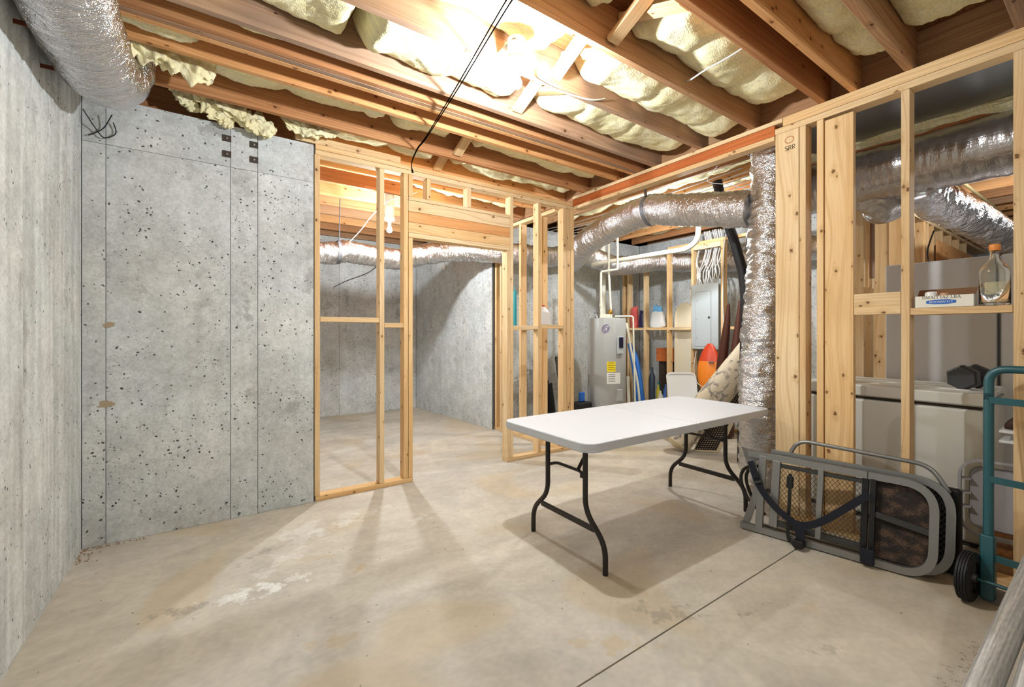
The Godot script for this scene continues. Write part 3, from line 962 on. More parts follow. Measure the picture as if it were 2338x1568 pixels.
func tuft(path: Array, w: float, sd: int, label: String) -> void:
	# a torn flake of glass wool: thick in the middle, ragged at the rim
	var p := spline(path, 8)
	var mb := MB.new().grid(64, 44, func(u: float, q: float) -> Vector3:
		var i := clampi(int(u * (p.size() - 1)), 0, p.size() - 2)
		var c := p[i].lerp(p[i + 1], u * (p.size() - 1) - i)
		var d := (p[i + 1] - p[i]).normalized()
		var sx := d.cross(V(0.25, 0.3, 1)).normalized()
		var sy := d.cross(sx)
		var a := TAU * q
		var r := w * pow(sin(PI * clampf(u, 0.015, 0.985)), 0.35)
		var rim := absf(cos(a))
		r *= 1.0 + 0.6 * nz.get_noise_3d(cos(a) * 70.0 + sd * 90.0, sin(a) * 70.0, u * 330.0) + 0.4 * nz.get_noise_3d(cos(a) * 200.0 + sd * 90.0, sin(a) * 200.0, u * 800.0) + 0.3 * rim * nz.get_noise_3d(cos(a) * 90.0, sin(a) * 90.0 + sd * 50.0, u * 1500.0)
		return c + (sx * cos(a) * 1.5 + sy * sin(a) * 0.7) * r + V(0, 0.012, 0) * nz.get_noise_2d(u * 900.0, sd * 70.0))
	single("insulation_tuft", mb, M.wool, label, "insulation", "torn hanks of insulation over the back wall")

func build_insulation() -> void:
	var over := "yellow batt in the bay over the doorway partition, "
	batt(0.63, 1.62, -3.678, -3.324, 2.80, 0.035, 1, true, 0.55, over + "concrete wall side")
	batt(1.80, 3.22, -3.678, -3.324, 2.80, 0.045, 2, true, 0.55, over + "utility side")
	var nextb := "yellow batt in the second bay in from the doorway partition, "
	batt(-0.28, 1.05, -3.278, -2.882, 2.82, 0.03, 3, true, 0.55, nextb + "by the fat duct")
	batt(1.10, 1.62, -3.278, -2.882, 2.83, 0.03, 4, true, 0.55, nextb + "short middle piece")
	batt(1.80, 3.20, -3.278, -2.882, 2.83, 0.04, 5, true, 0.55, nextb + "utility side")
	batt(-0.60, 0.75, -2.564, -2.455, 2.79, 0.02, 6, true, 0.55, "narrow strip of yellow batt squeezed beside the three-ply joist")
	batt(-0.60, -0.02, -2.838, -2.686, 2.78, 0.03, 7, true, 0.55, "short narrow batt bulging between the three-ply joist and its pale neighbour")
	batt(-0.55, 0.60, -2.407, -2.014, 2.80, 0.04, 8, true, 0.55, "baggy yellow batt in the drooping batt's bay, towards the fat duct")
	batt(0.62, 1.58, -2.407, -2.014, 2.775, 0.055, 9, true, 0.8, "drooping fiberglass batt beside the bare bulb", 0.02)
	batt(1.83, 3.21, -2.407, -2.014, 2.795, 0.045, 10, true, 0.55, "lumpy yellow batt past the bridging from the drooping batt")
	batt(-0.60, 1.58, -1.966, -1.603, 2.84, 0.02, 11, true, 1.1, "glaring pale fiberglass batt right above the bare bulb")
	batt(1.80, 3.21, -1.966, -1.603, 2.80, 0.045, 12, true, 0.55, "lumpy yellow batt past the bridging in the bare bulb's bay")
	batt(-0.60, 1.60, -1.557, -1.173, 2.83, 0.03, 13, true, 0.55, "yellow batt in the bay beside the bulb's, before the bridging")
	batt(1.84, 3.19, -1.557, -1.173, 2.815, 0.035, 14, true, 0.55, "yellow batt crossed by a drooping cable, above the wide posts")
	batt(-0.60, 3.16, -0.962, -0.753, 2.84, 0.03, 15, true, 0.55, "narrow yellow batt next to the doubled joists")
	batt(-0.60, 1.66, -0.707, -0.343, 2.84, 0.03, 16, true, 0.55, "yellow batt two bays past the doubled joists, before the bridging")
	batt(1.84, 3.12, -0.707, -0.343, 2.84, 0.03, 17, true, 0.55, "yellow batt above the stud shelf with the glass bottle")
	for k in 6:
		batt(-0.60, 3.15, -0.297 + 0.41 * k, 0.067 + 0.41 * k, 2.84, 0.03, 20 + k)
	batt(0.7, 1.5, -4.055, -3.728, 2.79, 0.04, 31, true, 0.55, "yellow batt in the first alcove bay, seen over the studs")
	batt(1.9, 3.1, -4.055, -3.728, 2.80, 0.04, 32, true, 0.55, "yellow batt in the first alcove bay, seen over the doorway header")
	batt(1.75, 3.1, -4.465, -4.105, 2.80, 0.04, 33, true, 0.55, "yellow batt in the second alcove bay")
	for k in 6:
		batt(3.345 + 0.406 * (k - 1) + (0.402 if k > 0 else 0.41), 3.695 + 0.406 * k, -4.6, -1.75, 2.80, 0.03, 40 + k, false, 0.45, "yellow batt between the utility joists")
	tuft([V(-0.1, 2.80, -3.40), V(0.0, 2.735, -3.45), V(0.06, 2.675, -3.46), V(0.11, 2.63, -3.44)], 0.040, 1, "torn hank of yellow glass wool hanging over the concrete wall top")
	tuft([V(0.02, 2.80, -3.42), V(0.16, 2.715, -3.44), V(0.28, 2.68, -3.42), V(0.37, 2.645, -3.42)], 0.046, 2, "ragged yellow glass wool spilling past the metal clips")
	tuft([V(-0.22, 2.85, -3.42), V(-0.12, 2.74, -3.46), V(-0.10, 2.68, -3.47)], 0.034, 3, "small hank of glass wool beside the fat duct end")
	tuft([V(-0.42, 2.80, -2.98), V(-0.2, 2.79, -3.03), V(0.02, 2.78, -3.06)], 0.075, 4, "loose wad of glass wool bulging below the joists near the fat duct")
	tuft([V(0.40, 2.80, -3.42), V(0.52, 2.74, -3.44), V(0.66, 2.735, -3.43), V(0.78, 2.79, -3.42)], 0.04, 5, "glass wool roll sagging onto the partition top plate")
	tuft([V(0.12, 2.74, -3.43), V(0.22, 2.69, -3.45), V(0.30, 2.65, -3.445), V(0.34, 2.62, -3.45)], 0.030, 6, "drooping flake of glass wool above the clip pair")
	tuft([V(4.085, 2.70, -1.7), V(4.075, 2.695, -1.0), V(4.08, 2.69, -0.3), V(4.075, 2.70, 0.5)], 0.028, 7, "torn edge of tan insulation above the trunk duct")

# ---------------------------------------------------------------- ducts and services
func crinkled(pts: Array, r, amp: float, sd: int, ring := 0.0, sides := 44, squash := 1.0) -> MB:
	# a foil sleeve round a curve: wrinkled, with soft rings where the wire helix shows
	var p := even(spline(pts, 14), 0.009)
	var m := p.size()
	var T := PackedVector3Array()
	var X := PackedVector3Array()
	for i in m:
		T.append((p[mini(i + 1, m - 1)] - p[maxi(i - 1, 0)]).normalized())
	var x := T[0].cross(Vector3.UP)
	if x.length() < 0.2:
		x = T[0].cross(Vector3.BACK)
	for i in m:
		x = (x - T[i] * x.dot(T[i])).normalized()
		X.append(x)
	var mb := MB.new().grid(m - 1, sides, func(u: float, q: float) -> Vector3:
		var i := int(round(u * (m - 1)))
		var a := TAU * q - PI * 0.5
		var y := T[i].cross(X[i])
		var s := i * 0.009
		var rr: float = lerpf(r[0], r[1], u) if r is Array else r
		var cx := cos(a)
		var cy := sin(a)
		var d := amp * (nz.get_noise_3d(cx * 130.0 + sd * 70.0, cy * 130.0, s * 620.0) + 0.9 * nz.get_noise_3d(cx * 125.0 + sd * 70.0, cy * 125.0, s * 2300.0))
		d += ring * (absf(sin(PI * (s + 0.02 * cx) / 0.055)) - 0.6)
		return p[i] + (X[i] * cx + y * cy * squash) * (rr + d))
	var k := 0
	for i in m:
		for j in sides + 1:
			mb.t[k] = Vector2(TAU * 0.15 * j / sides, i * 0.009)
			k += 1
	# close the ends
	for e in [0, m - 1]:
		var dd: Vector3 = -T[0] if e == 0 else T[m - 1]
		var c := mb.vert(p[e], dd, Vector2.ZERO)
		var ring_v := []
		for j in sides + 1:
			ring_v.append(mb.vert(mb.v[e * (sides + 1) + j], dd, Vector2(0.02 * j, 0)))
		for j in sides:
			mb.tri(c, ring_v[j], ring_v[j + 1])
	return mb

func band(c: Vector3, axis: Vector3, r: float, w: float) -> MB:
	# a strap round a duct
	var x := axis.cross(Vector3.UP).normalized()
	var y := axis.cross(x).normalized()
	var p := PackedVector3Array()
	for i in 40:
		var a := TAU * i / 40
		p.append(c + x * cos(a) * r + y * sin(a) * r)
	var mb := MB.new()
	var prev := []
	for i in 41:
		var a := TAU * i / 40
		var d := x * cos(a) + y * sin(a)
		var A := mb.vert(c + d * r - axis * w * 0.5, d, Vector2(a, 0))
		var B := mb.vert(c + d * r + axis * w * 0.5, d, Vector2(a, w))
		if i > 0:
			mb.quad(prev[0], prev[1], B, A)
		prev = [A, B]
	return mb

func build_ducts() -> void:
	var t := thing("fat_flex_duct", "fat foil flex duct hung along the pale concrete wall", "duct", V(-0.45, 2.35, -1.5))
	part(t, "sleeve", crinkled([V(-0.45, 2.52, 1.2), V(-0.45, 2.52, -0.6), V(-0.45, 2.52, -1.9), V(-0.455, 2.515, -2.45), V(-0.45, 2.52, -2.75), V(-0.44, 2.56, -2.98), V(-0.42, 2.68, -3.14), V(-0.41, 2.86, -3.19)], 0.152, 0.007, 1, 0.002), M.foil)
	part(t, "hanger", band(V(-0.45, 2.52, -0.3), V(0, 0, -1), 0.165, 0.05), M.tape)
	t = thing("riser_duct", "upright foil duct standing beside the bearing wall posts", "duct", V(3.56, 0, -1.68))
	part(t, "sleeve", crinkled([V(3.58, 2.70, -1.60), V(3.58, 2.35, -1.60), V(3.57, 1.7, -1.63), V(3.56, 1.1, -1.66), V(3.56, 0.6, -1.68), V(3.56, 0.34, -1.67), V(3.60, 0.20, -1.68), V(3.72, 0.19, -1.72)], [0.165, 0.18], 0.011, 2, 0.003), M.foil)
	part(t, "start_collar", MB.new().lathe([Vector2(0.185, 0), Vector2(0.20, 0.005), Vector2(0.20, 0.03), Vector2(0.15, 0.035)], V(3.58, 2.685, -1.60)), M.sheet_metal)
	t = thing("branch_duct", "foil branch duct slung by a grey strap over the utility opening", "duct", V(3.58, 2.2, -2.7))
	part(t, "sleeve", crinkled([V(3.575, 2.25, -1.76), V(3.58, 2.30, -2.0), V(3.58, 2.37, -2.3), V(3.58, 2.47, -2.75), V(3.58, 2.455, -3.05), V(3.585, 2.40, -3.35), V(3.62, 2.31, -3.7), V(3.74, 2.22, -4.0), V(3.85, 2.20, -4.2)], 0.148, 0.006, 3, 0.002), M.foil)
	part(t, "strap", band(V(3.58, 2.47, -2.75), V(0, 0, -1), 0.156, 0.035), M.tape, "grey hanger strap")
	part(t, "strap_tail", MB.new().bar(V(3.50, 2.58, -2.75), V(3.50, 2.76, -2.76), 0.004, 0.035, Vector3.BACK, 0.001), M.tape)
	t = thing("run_duct", "long foil duct crossing the alcove and passing over the water heater", "duct", V(2.9, 2.1, -4.7))
	part(t, "sleeve", crinkled([V(0.66, 2.16, -5.0), V(0.985, 2.125, -5.05), V(1.28, 2.165, -5.05), V(1.79, 2.135, -5.05), V(2.17, 2.23, -5.05), V(2.58, 2.29, -4.90), V(3.08, 2.25, -4.46), V(3.6, 2.25, -4.40), V(4.2, 2.33, -4.35), V(4.75, 2.23, -4.3), V(5.15, 2.27, -4.2), V(5.42, 2.31, -4.06), V(5.70, 2.28, -3.7), V(5.74, 2.22, -2.9), V(5.74, 2.25, -2.0)], [0.118, 0.145], 0.008, 4, 0.003), M.foil)
	part(t, "strap", band(V(1.15, 2.147, -5.05), V(1, 0, 0), 0.128, 0.03), M.tape)
	part(t, "strap_tail", MB.new().bar(V(1.15, 2.265, -4.99), V(1.15, 2.72, -4.955), 0.03, 0.004), M.tape)
	t = thing("trunk_duct", "broad wrapped silver trunk duct under the storage joists", "duct", V(4.2, 2.2, -0.5))
	part(t, "wrap", crinkled([V(4.2, 2.47, -1.95), V(4.2, 2.47, -1.4), V(4.2, 2.47, -0.6), V(4.2, 2.475, 0.6), V(4.2, 2.475, 2.0)], 0.215, 0.0045, 5, 0.0, 56, 0.93), M.wrap)
	part(t, "boot", crinkled([V(4.22, 2.40, -1.30), V(4.30, 2.30, -1.16), V(4.42, 2.22, -1.15)], 0.13, 0.008, 6), M.wrap)
	t = thing("storage_flex_duct", "shiny foil flex duct branching off the trunk above the refrigerator", "duct", V(5.5, 2.1, -0.8))
	part(t, "sleeve", crinkled([V(4.22, 2.34, -0.92), V(4.55, 2.285, -0.90), V(5.2, 2.25, -0.84), V(6.4, 2.15, -0.70), V(7.6, 2.1, -0.55)], 0.135, 0.012, 7, 0.004), M.foil)
	single("ceiling_pan", MB.new().box(V(3.70, 2.712, -0.3), V(0.68, 0.006, 2.4), 0.001), M.sheet_metal, "grey sheet-metal pan nailed under the joists above the trunk duct", "sheet metal")

func cable(label: String, pts: Array, r: float, m: Material, group := "", called := "cable") -> void:
	single(called, MB.new().tube(spline(pts, 10), r, 7), m, label, "cable", group)

func lamp(label: String, at: Vector3, drop: float, bracket := false, power := 1.0) -> void:
	# bare bulb hanging from a round lampholder; at is the bulb's middle
	var t := thing("bare_bulb_lamp", label, "lamp", at)
	var y := at.y + 0.088
	part(t, "lampholder", MB.new().lathe([Vector2(0.0, 0), Vector2(0.022, 0), Vector2(0.024, 0.004), Vector2(0.050, 0.010), Vector2(0.056, 0.018), Vector2(0.056, 0.040), Vector2(0.048, 0.044), Vector2(0.048, 0.044 + drop), Vector2(0, 0.044 + drop)], V(at.x, y, at.z), 36), M.porcelain)
	part(t, "socket", MB.new().lathe([Vector2(0, -0.03), Vector2(0.016, -0.03), Vector2(0.018, 0.001), Vector2(0, 0.001)], V(at.x, y, at.z), 20), M.porcelain)
	var pr := []
	for i in 15:
		var a := PI * i / 14.0
		pr.append(Vector2(maxf(0.0001, 0.030 * sin(a)), -0.030 * cos(a) - 0.008))
	pr = pr.slice(0, 11) + [Vector2(0.0175, 0.030), Vector2(0.0145, 0.045), Vector2(0.014, 0.058)]
	part(t, "bulb", MB.new().lathe(pr, at, 24), M.glow, "glowing bulb")
	if bracket:
		part(t, "bracket", MB.new().bar(at + V(-0.02, 0.195, 0.04), at + V(-0.02, 0.195, -0.119), 0.05, 0.004, Vector3.UP, 0.001), M.sheet_metal, "metal box tab")
	var l := OmniLight3D.new()
	l.name = "bulb_light"
	t.add_child(l)
	l.position = Vector3(0, -0.005, 0)
	l.light_color = Color(0.96, 0.98, 1.0)
	l.light_energy = LAMP * power
	l.light_size = 0.03
	l.omni_range = 14.0
	l.omni_attenuation = 2.0
	l.shadow_enabled = true

func build_services() -> void:
	lamp("bare glowing bulb in a white porcelain holder under the main joists", BULB, 0.085, true)
	lamp("bare glowing bulb seen between the partition studs in the alcove", BULB2, 0.24)
	lamp("bare bulb hung above the water heater area behind the branch duct", BULB3, 0.13, false, 0.7)
	lamp("bare bulb in the storage side beyond the trunk duct", BULB4, 0.17, false, 0.5)
	lamp("bare bulb in the part of the room behind the photographer", BULB5, 0.085, false, 0.42)
	cable("white cable stapled along the joist from the bare bulb", [BULB + V(0.046, 0.17, 0.0), V(1.42, 2.712, -1.90), V(1.52, 2.708, -1.96), V(1.72, 2.712, -1.985), V(1.95, 2.718, -1.962), V(2.08, 2.76, -1.955)], 0.005, M.cable_white)
	for k in 2:
		cable("thin black wire strung below the joists from above the bulb to the doorway partition", [V(1.02 + 0.03 * k, 2.706, -1.28), V(1.06 + 0.022 * k, 2.703, -1.59), V(1.18 + 0.015 * k, 2.69, -2.3), V(1.30 + 0.008 * k, 2.70, -3.0), V(1.325 + 0.006 * k, 2.70, -3.22), V(1.375, 2.675, -3.462 + 0.004 * k), V(1.395 - 0.01 * k, 2.60, -3.472)], 0.0035, M.wire_black, "pair of thin black wires")
	cable("white cable drooping from the joist onto the batt beside the wide post", [V(2.33, 2.775, -1.172), V(2.31, 2.752, -1.27), V(2.30, 2.742, -1.40), V(2.33, 2.752, -1.50), V(2.36, 2.775, -1.558)], 0.005, M.cable_white)
	cable("slim wire looping beside the riser duct top", [V(3.30, 2.58, -1.9), V(3.29, 2.48, -1.98), V(3.30, 2.40, -1.8), V(3.36, 2.33, -1.66)], 0.003, M.cable_white)
	cable("loop of black tie wire under the fat duct end", [V(-0.60, 2.52, -3.40), V(-0.56, 2.45, -3.45), V(-0.52, 2.40, -3.46), V(-0.47, 2.44, -3.465), V(-0.48, 2.50, -3.46)], 0.003, M.black)
	cable("second loop of black tie wire under the fat duct end crossing the first", [V(-0.48, 2.53, -3.42), V(-0.52, 2.46, -3.46), V(-0.56, 2.42, -3.465), V(-0.59, 2.40, -3.468)], 0.003, M.black)
	cable("white cable hanging from the alcove joists", [V(1.75, 2.71, -4.25), V(1.62, 2.66, -4.3), V(1.50, 2.62, -4.4), V(1.40, 2.50, -4.66), V(1.34, 2.38, -4.85), V(1.26, 2.27, -4.98)], 0.005, M.cable_white)
	cable("grey cable sagging under the alcove duct", [V(1.60, 2.05, -5.08), V(1.57, 1.99, -5.4), V(1.52, 1.97, -6.2), V(1.52, 1.95, -6.945)], 0.006, M.ink_grey)
	# cables on the utility ceiling
	for k in 8:
		var x := 3.86 + 0.115 * k
		cable("pale electrical cable running under the utility joists", [V(x, 2.712, -4.78), V(x + 0.03 * sin(k * 2.1), 2.68 + 0.01 * (k % 2), -4.0), V(x - 0.03 * cos(k * 1.7), 2.67, -3.3), V(x + 0.02 * sin(k * 1.1), 2.69, -2.6), V(x, 2.712, -2.0)], 0.006, M.cable_white, "cables under the utility joists")
	# PVC drain
	single("drain_pipe", MB.new().tube(fillet([V(4.30, 2.19, -4.28), V(4.33, 2.2, -4.22), V(4.72, 2.27, -3.10), V(4.70, 2.34, -2.95), V(4.70, 2.71, -2.92)], 0.09, 6), 0.030, 18), M.pvc, "white plastic drain pipe with an elbow below the utility joists", "pipe")
	single("vent_pipe", MB.new().tube(PV([V(4.92, 0.0, -4.66), V(4.92, 2.7, -4.66)]), 0.042, 20), M.pvc, "upright white plastic vent pipe beside the water heater", "pipe")
	single("black_hose", MB.new().tube(spline([V(3.95, 2.70, -2.28), V(4.00, 2.4, -2.24), V(4.07, 2.05, -2.16), V(4.12, 1.6, -2.10), V(4.12, 0.6, -2.12), V(4.14, 0.02, -2.14)], 8), 0.045, 14), M.black, "thick black hose dropping behind the riser duct", "hose")
	cable("white cable running down the stud beside the breaker panel", [V(5.39, 2.55, -2.98), V(5.385, 2.3, -3.02), V(5.385, 1.6, -3.03), V(5.385, 1.2, -3.0)], 0.008, M.cable_white)
	for k in 2:
		single("conduit", MB.new().tube(PV([V(4.5, 2.70 - 0.022 * k, -1.03 + 0.07 * k), V(9.2, 2.70, -0.99 + 0.07 * k)]), 0.014, 10), M.cable_yellow, "cream conduit strapped under the storage joists", "conduit", "conduits under the storage joists")
	cable("dark wires dropping from the storage flex duct to the refrigerator top", [V(5.1, 2.13, -1.0), V(5.3, 2.0, -1.08), V(5.2, 1.88, -1.05), V(5.02, 1.79, -0.98)], 0.006, M.ink)
	# small hardware cast into the walls
	for q in [V(0.083, 2.557, ZW), V(0.24, 2.552, ZW), V(0.083, 2.452, ZW), V(0.24, 2.449, ZW)]:
		var t := thing("metal_clip", "small square metal clip fixed near the top of the pitted wall", "clip", q, "metal clips on the pitted wall")
		part(t, "plate", MB.new().box(q + V(0, 0, 0.004), V(0.05, 0.042, 0.006), 0.001), M.clip)
		part(t, "bolt", MB.new().lathe([Vector2(0.007, 0), Vector2(0.007, 0.004), Vector2(0, 0.005)], q + V(0, 0, 0.007), 10, Basis(V(1, 0, 0), V(0, 0, 1), V(0, -1, 0))), M.galv)
	for q in [V(XL, 2.437, -2.432), V(XL, 2.429, -2.749)]:
		single("form_tie", MB.new().box(q + V(0.03, 0, 0), V(0.075, 0.018, 0.006), 0.002), M.rust, "rusty form tie sticking out of the pale wall below the fat duct", "form tie", "rusty form ties")
	var cap := thing("wall_cap", "small white round cap on the alcove wall", "cap", V(2.91, 2.21, -6.0))
	part(cap, "dome", MB.new().lathe([Vector2(0.045, 0), Vector2(0.045, 0.02), Vector2(0.03, 0.04), Vector2(0, 0.045)], V(2.905, 2.256, -6.0), 20, Basis(V(0, 0, 1), V(-1, 0, 0), V(0, -1, 0))), M.porcelain)

# ---------------------------------------------------------------- things in the room
const FLAT := Basis(Vector3(1, 0, 0), Vector3(0, 0, -1), Vector3(0, 1, 0))   # prism lying flat, thick upwards

func build_table() -> void:
	var c := V(2.40, 0, -1.88)
	var L := 1.83
	var W := 0.765
	var t := thing("folding_table", "white plastic folding table with brown metal legs", "table", c)
	var r := 0.075
	for s in [-1, 1]:
		var poly := PackedVector2Array()
		poly.append(Vector2(0.0015 * s, -W * 0.5))
		for k in 9:
			var a := PI * 0.5 * k / 8.0 - PI * 0.5
			poly.append(Vector2(s * (L * 0.5 - r + r * cos(a)), -W * 0.5 + r + r * sin(a)))
		for k in 9:
			var a := PI * 0.5 * k / 8.0
			poly.append(Vector2(s * (L * 0.5 - r + r * cos(a)), W * 0.5 - r + r * sin(a)))
		poly.append(Vector2(0.0015 * s, W * 0.5))
		part(t, "tabletop_half", MB.new().prism(poly, 0.046, Transform3D(FLAT, c + V(0, 0.689, 0)), 0.006), M.table_top)
	for s in [-1, 1]:
		var x: float = 2.38 + 0.705 * s
		var fr := part(t, "leg_frame", MB.new().tube(PV([V(x, 0.656, -2.07), V(x, 0.656, -1.68)]), 0.013, 12), M.brown_metal)
		for e in [-1, 1]:
			var zt: float = -1.877 + 0.16 * e
			var zf: float = -1.875 + 0.305 * e
			part(fr, "leg", MB.new().tube(fillet([V(x, 0.66, zt), V(x, 0.285, zt), V(x, 0.15, zf), V(x, 0.0, zf)], 0.07, 6), 0.0145, 14), M.brown_metal)
		part(fr, "stretcher", MB.new().bar(V(x, 0.205, -2.10), V(x, 0.205, -1.65), 0.012, 0.032, Vector3.UP, 0.004), M.brown_metal)
		part(fr, "brace_bar", MB.new().tube(fillet([V(x, 0.46, -2.03), V(x - 0.03 * s, 0.475, -1.99), V(x - 0.03 * s, 0.475, -1.78), V(x, 0.46, -1.72)], 0.03, 4), 0.009, 10), M.brown_metal)
		part(fr, "diagonal_brace", MB.new().tube(PV([V(x - 0.02 * s, 0.475, -1.80), V(x - 0.24 * s, 0.668, -1.86)]), 0.010, 10), M.brown_metal)
		part(fr, "lock_ring", MB.new().lathe([Vector2(0, -0.014), Vector2(0.017, -0.014), Vector2(0.017, 0.014), Vector2(0, 0.014)], V(x, 0.475, -1.735), 14), M.brown_metal)

func ribbon(pts: Array, w: float, side: Vector3, th := 0.003) -> MB:
	var p := spline(pts, 8)
	var mb := MB.new()
	return mb.sweep(p, w, th, side.cross(p[1] - p[0]).normalized()) if false else _strip(mb, p, w, side, th)

func _strip(mb: MB, p: PackedVector3Array, w: float, nrm: Vector3, th: float) -> MB:
	# a webbing strap whose flat side keeps facing nrm
	for s in [-1.0, 1.0]:
		var prev := []
		for i in p.size():
			var T := (p[mini(i + 1, p.size() - 1)] - p[maxi(i - 1, 0)]).normalized()
			var x := nrm.cross(T).normalized()
			var a := mb.vert(p[i] - x * w * 0.5 + nrm * th * 0.5 * s, nrm * s, Vector2(0, i * 0.02))
			var b := mb.vert(p[i] + x * w * 0.5 + nrm * th * 0.5 * s, nrm * s, Vector2(w, i * 0.02))
			if i > 0:
				mb.quad(prev[0], prev[1], b, a)
			prev = [a, b]
	return mb

func build_carrier() -> void:
	# a folded steel cargo carrier stood on edge against the bearing wall
	var A := V(2.80, 0.004, -1.456)
	var a := V(0.1837, 0, 0.983)
	var up := V(0.12, 1, 0).normalized()
	var n := up.cross(a).normalized()
	var K := func(s: float, h: float, o := 0.0) -> Vector3: return A + a * s + up * h + n * o
	var t := thing("cargo_carrier", "folded grey steel cargo carrier with diamond mesh and navy straps standing on edge", "cargo carrier", V(2.9, 0, -1.0))
	var fr := part(t, "front_frame", MB.new().sweep(fillet([K.call(0.02, 0.475), K.call(0.885, 0.468), K.call(0.885, 0.02), K.call(0.0, 0.02)], 0.13, 8), 0.036, 0.036, n), M.steel)
	part(fr, "joint_seam", MB.new().box(K.call(0.62, 0.471), V(0.04, 0.04, 0.004), 0.001, Basis(n, up, a)), M.steel_dark)
	for q in [[0.105, 0.042, 0.02, 0.475], [0.182, 0.046, 0.06, 0.46], [0.409, 0.030, 0.06, 0.46]]:
		part(fr, "upright", MB.new().bar(K.call(q[0], q[2], -0.006), K.call(q[0], q[3], -0.006), 0.028, q[1], a, 0.003), M.steel)
	part(fr, "inner_rail", MB.new().bar(K.call(0.16, 0.085, 0.004), K.call(0.62, 0.078, 0.004), 0.03, 0.034, up, 0.003), M.steel_dark)
	part(fr, "inner_rail", MB.new().bar(K.call(0.18, 0.432, 0.006), K.call(0.60, 0.432, 0.006), 0.03, 0.022, up, 0.003), M.steel_dark)
	part(t, "hinge_post", MB.new().bar(K.call(0.612, 0.03, 0.004), K.call(0.612, 0.455, 0.004), 0.03, 0.03, a, 0.003), M.black)
	part(t, "hinge_post", MB.new().bar(K.call(0.645, 0.03, -0.006), K.call(0.645, 0.455, -0.006), 0.03, 0.026, a, 0.003), M.black)
	# expanded metal: crossing strands
	var mesh_of := func(s0: float, s1: float, h0: float, h1: float, o: float) -> MB:
		var mb := MB.new()
		var pitch := 0.0225
		var sl := 1.35
		for d in [-1, 1]:
			var k0 := int(floor((s0 - (h1 - h0) / sl) / pitch)) - 1
			for k in range(k0, int(s1 / pitch) + int((h1 - h0) / sl / pitch) + 2):
				var sa := k * pitch
				var ha := h0
				var sb: float = sa + d * (h1 - h0) / sl
				var hb := h1
				if (sa < s0 and sb < s0) or (sa > s1 and sb > s1):
					continue
				for e in [s0, s1]:
					if (sa - e) * (sb - e) < 0.0:
						var hh: float = lerpf(ha, hb, (e - sa) / (sb - sa))
						if (e == s0) == (sa < sb):
							sa = e
							ha = hh
						else:
							sb = e
							hb = hh
				if absf(hb - ha) > 0.01:
					mb.bar(K.call(sa, ha, o), K.call(sb, hb, o), 0.002, 0.0026, n, 0.0)
		return mb
	part(t, "mesh_panel", mesh_of.call(0.20, 0.60, 0.085, 0.435, 0.022), M.steel_dark).set_meta("kind", "stuff")
	part(t, "mesh_panel", mesh_of.call(0.66, 0.94, 0.04, 0.46, 0.078), M.steel_dark).set_meta("kind", "stuff")
	var brd := PackedVector2Array([Vector2(0.655, 0.045), Vector2(0.80, 0.045), Vector2(0.85, 0.065), Vector2(0.868, 0.11), Vector2(0.868, 0.36), Vector2(0.845, 0.41), Vector2(0.80, 0.44), Vector2(0.655, 0.452)])
	part(t, "board", MB.new().prism(brd, 0.012, Transform3D(Basis(a, up, a.cross(up)), A + n * 0.018), 0.002), M.board, "grimy brown board")
	part(t, "cross_bar", MB.new().bar(K.call(0.655, 0.272, -0.004), K.call(0.885, 0.236, -0.004), 0.02, 0.034, up, 0.003), M.steel_dark)
	part(t, "rear_frame", MB.new().sweep(fillet([K.call(0.13, 0.495, 0.078), K.call(0.945, 0.485, 0.078), K.call(0.945, 0.02, 0.078), K.call(0.1, 0.02, 0.078)], 0.15, 8), 0.036, 0.036, n), M.steel)
	part(t, "handle", MB.new().tube(fillet([K.call(0.215, 0.47, 0.10), K.call(0.265, 0.595, 0.10), K.call(0.865, 0.565, 0.10), K.call(0.935, 0.44, 0.10)], 0.09, 6), 0.0115, 14), M.steel)
	# hinge end
	var plate := PackedVector2Array([Vector2(-0.035, 0.505), Vector2(0.10, 0.485), Vector2(0.10, 0.452), Vector2(0.055, 0.43), Vector2(0.10, 0.25), Vector2(0.075, 0.23), Vector2(0.0, 0.415)])
	part(t, "hinge_plate", MB.new().prism(plate, 0.006, Transform3D(Basis(a, up, a.cross(up)), A + n * 0.03), 0.001), M.steel)
	var low := PackedVector2Array([Vector2(0.0, 0.03), Vector2(0.045, 0.035), Vector2(0.085, 0.20), Vector2(0.085, 0.26), Vector2(0.06, 0.26)])
	part(t, "hinge_plate", MB.new().prism(low, 0.006, Transform3D(Basis(a, up, a.cross(up)), A + n * 0.02), 0.001), M.steel)
	part(t, "pivot_bolt", MB.new().lathe([Vector2(0, 0.014), Vector2(0.008, 0.013), Vector2(0.009, 0.005), Vector2(0.022, 0.004), Vector2(0.022, 0.0)], K.call(0.022, 0.462, 0.026), 20, Basis(a, -n, up)), M.galv)
	for q in [[-0.012, 0.03], [0.012, 0.055]]:
		part(t, "hose_loop", MB.new().tube(spline([K.call(0.06 + q[0], 0.40, q[1]), K.call(0.0 + q[0], 0.36, q[1]), K.call(-0.012 + q[0], 0.29, q[1]), K.call(0.03 + q[0], 0.19, q[1]), K.call(0.12, 0.10, q[1])], 8), 0.010, 10), M.brown_metal)
	# straps
	var st := part(t, "strap", ribbon([K.call(0.052, 0.415, -0.045), K.call(0.10, 0.30, -0.05), K.call(0.17, 0.215, -0.055), K.call(0.25, 0.155, -0.06), K.call(0.33, 0.125, -0.06), K.call(0.42, 0.165, -0.058), K.call(0.53, 0.27, -0.045), K.call(0.632, 0.375, -0.03)], 0.038, n, 0.004), M.navy, "navy webbing strap")
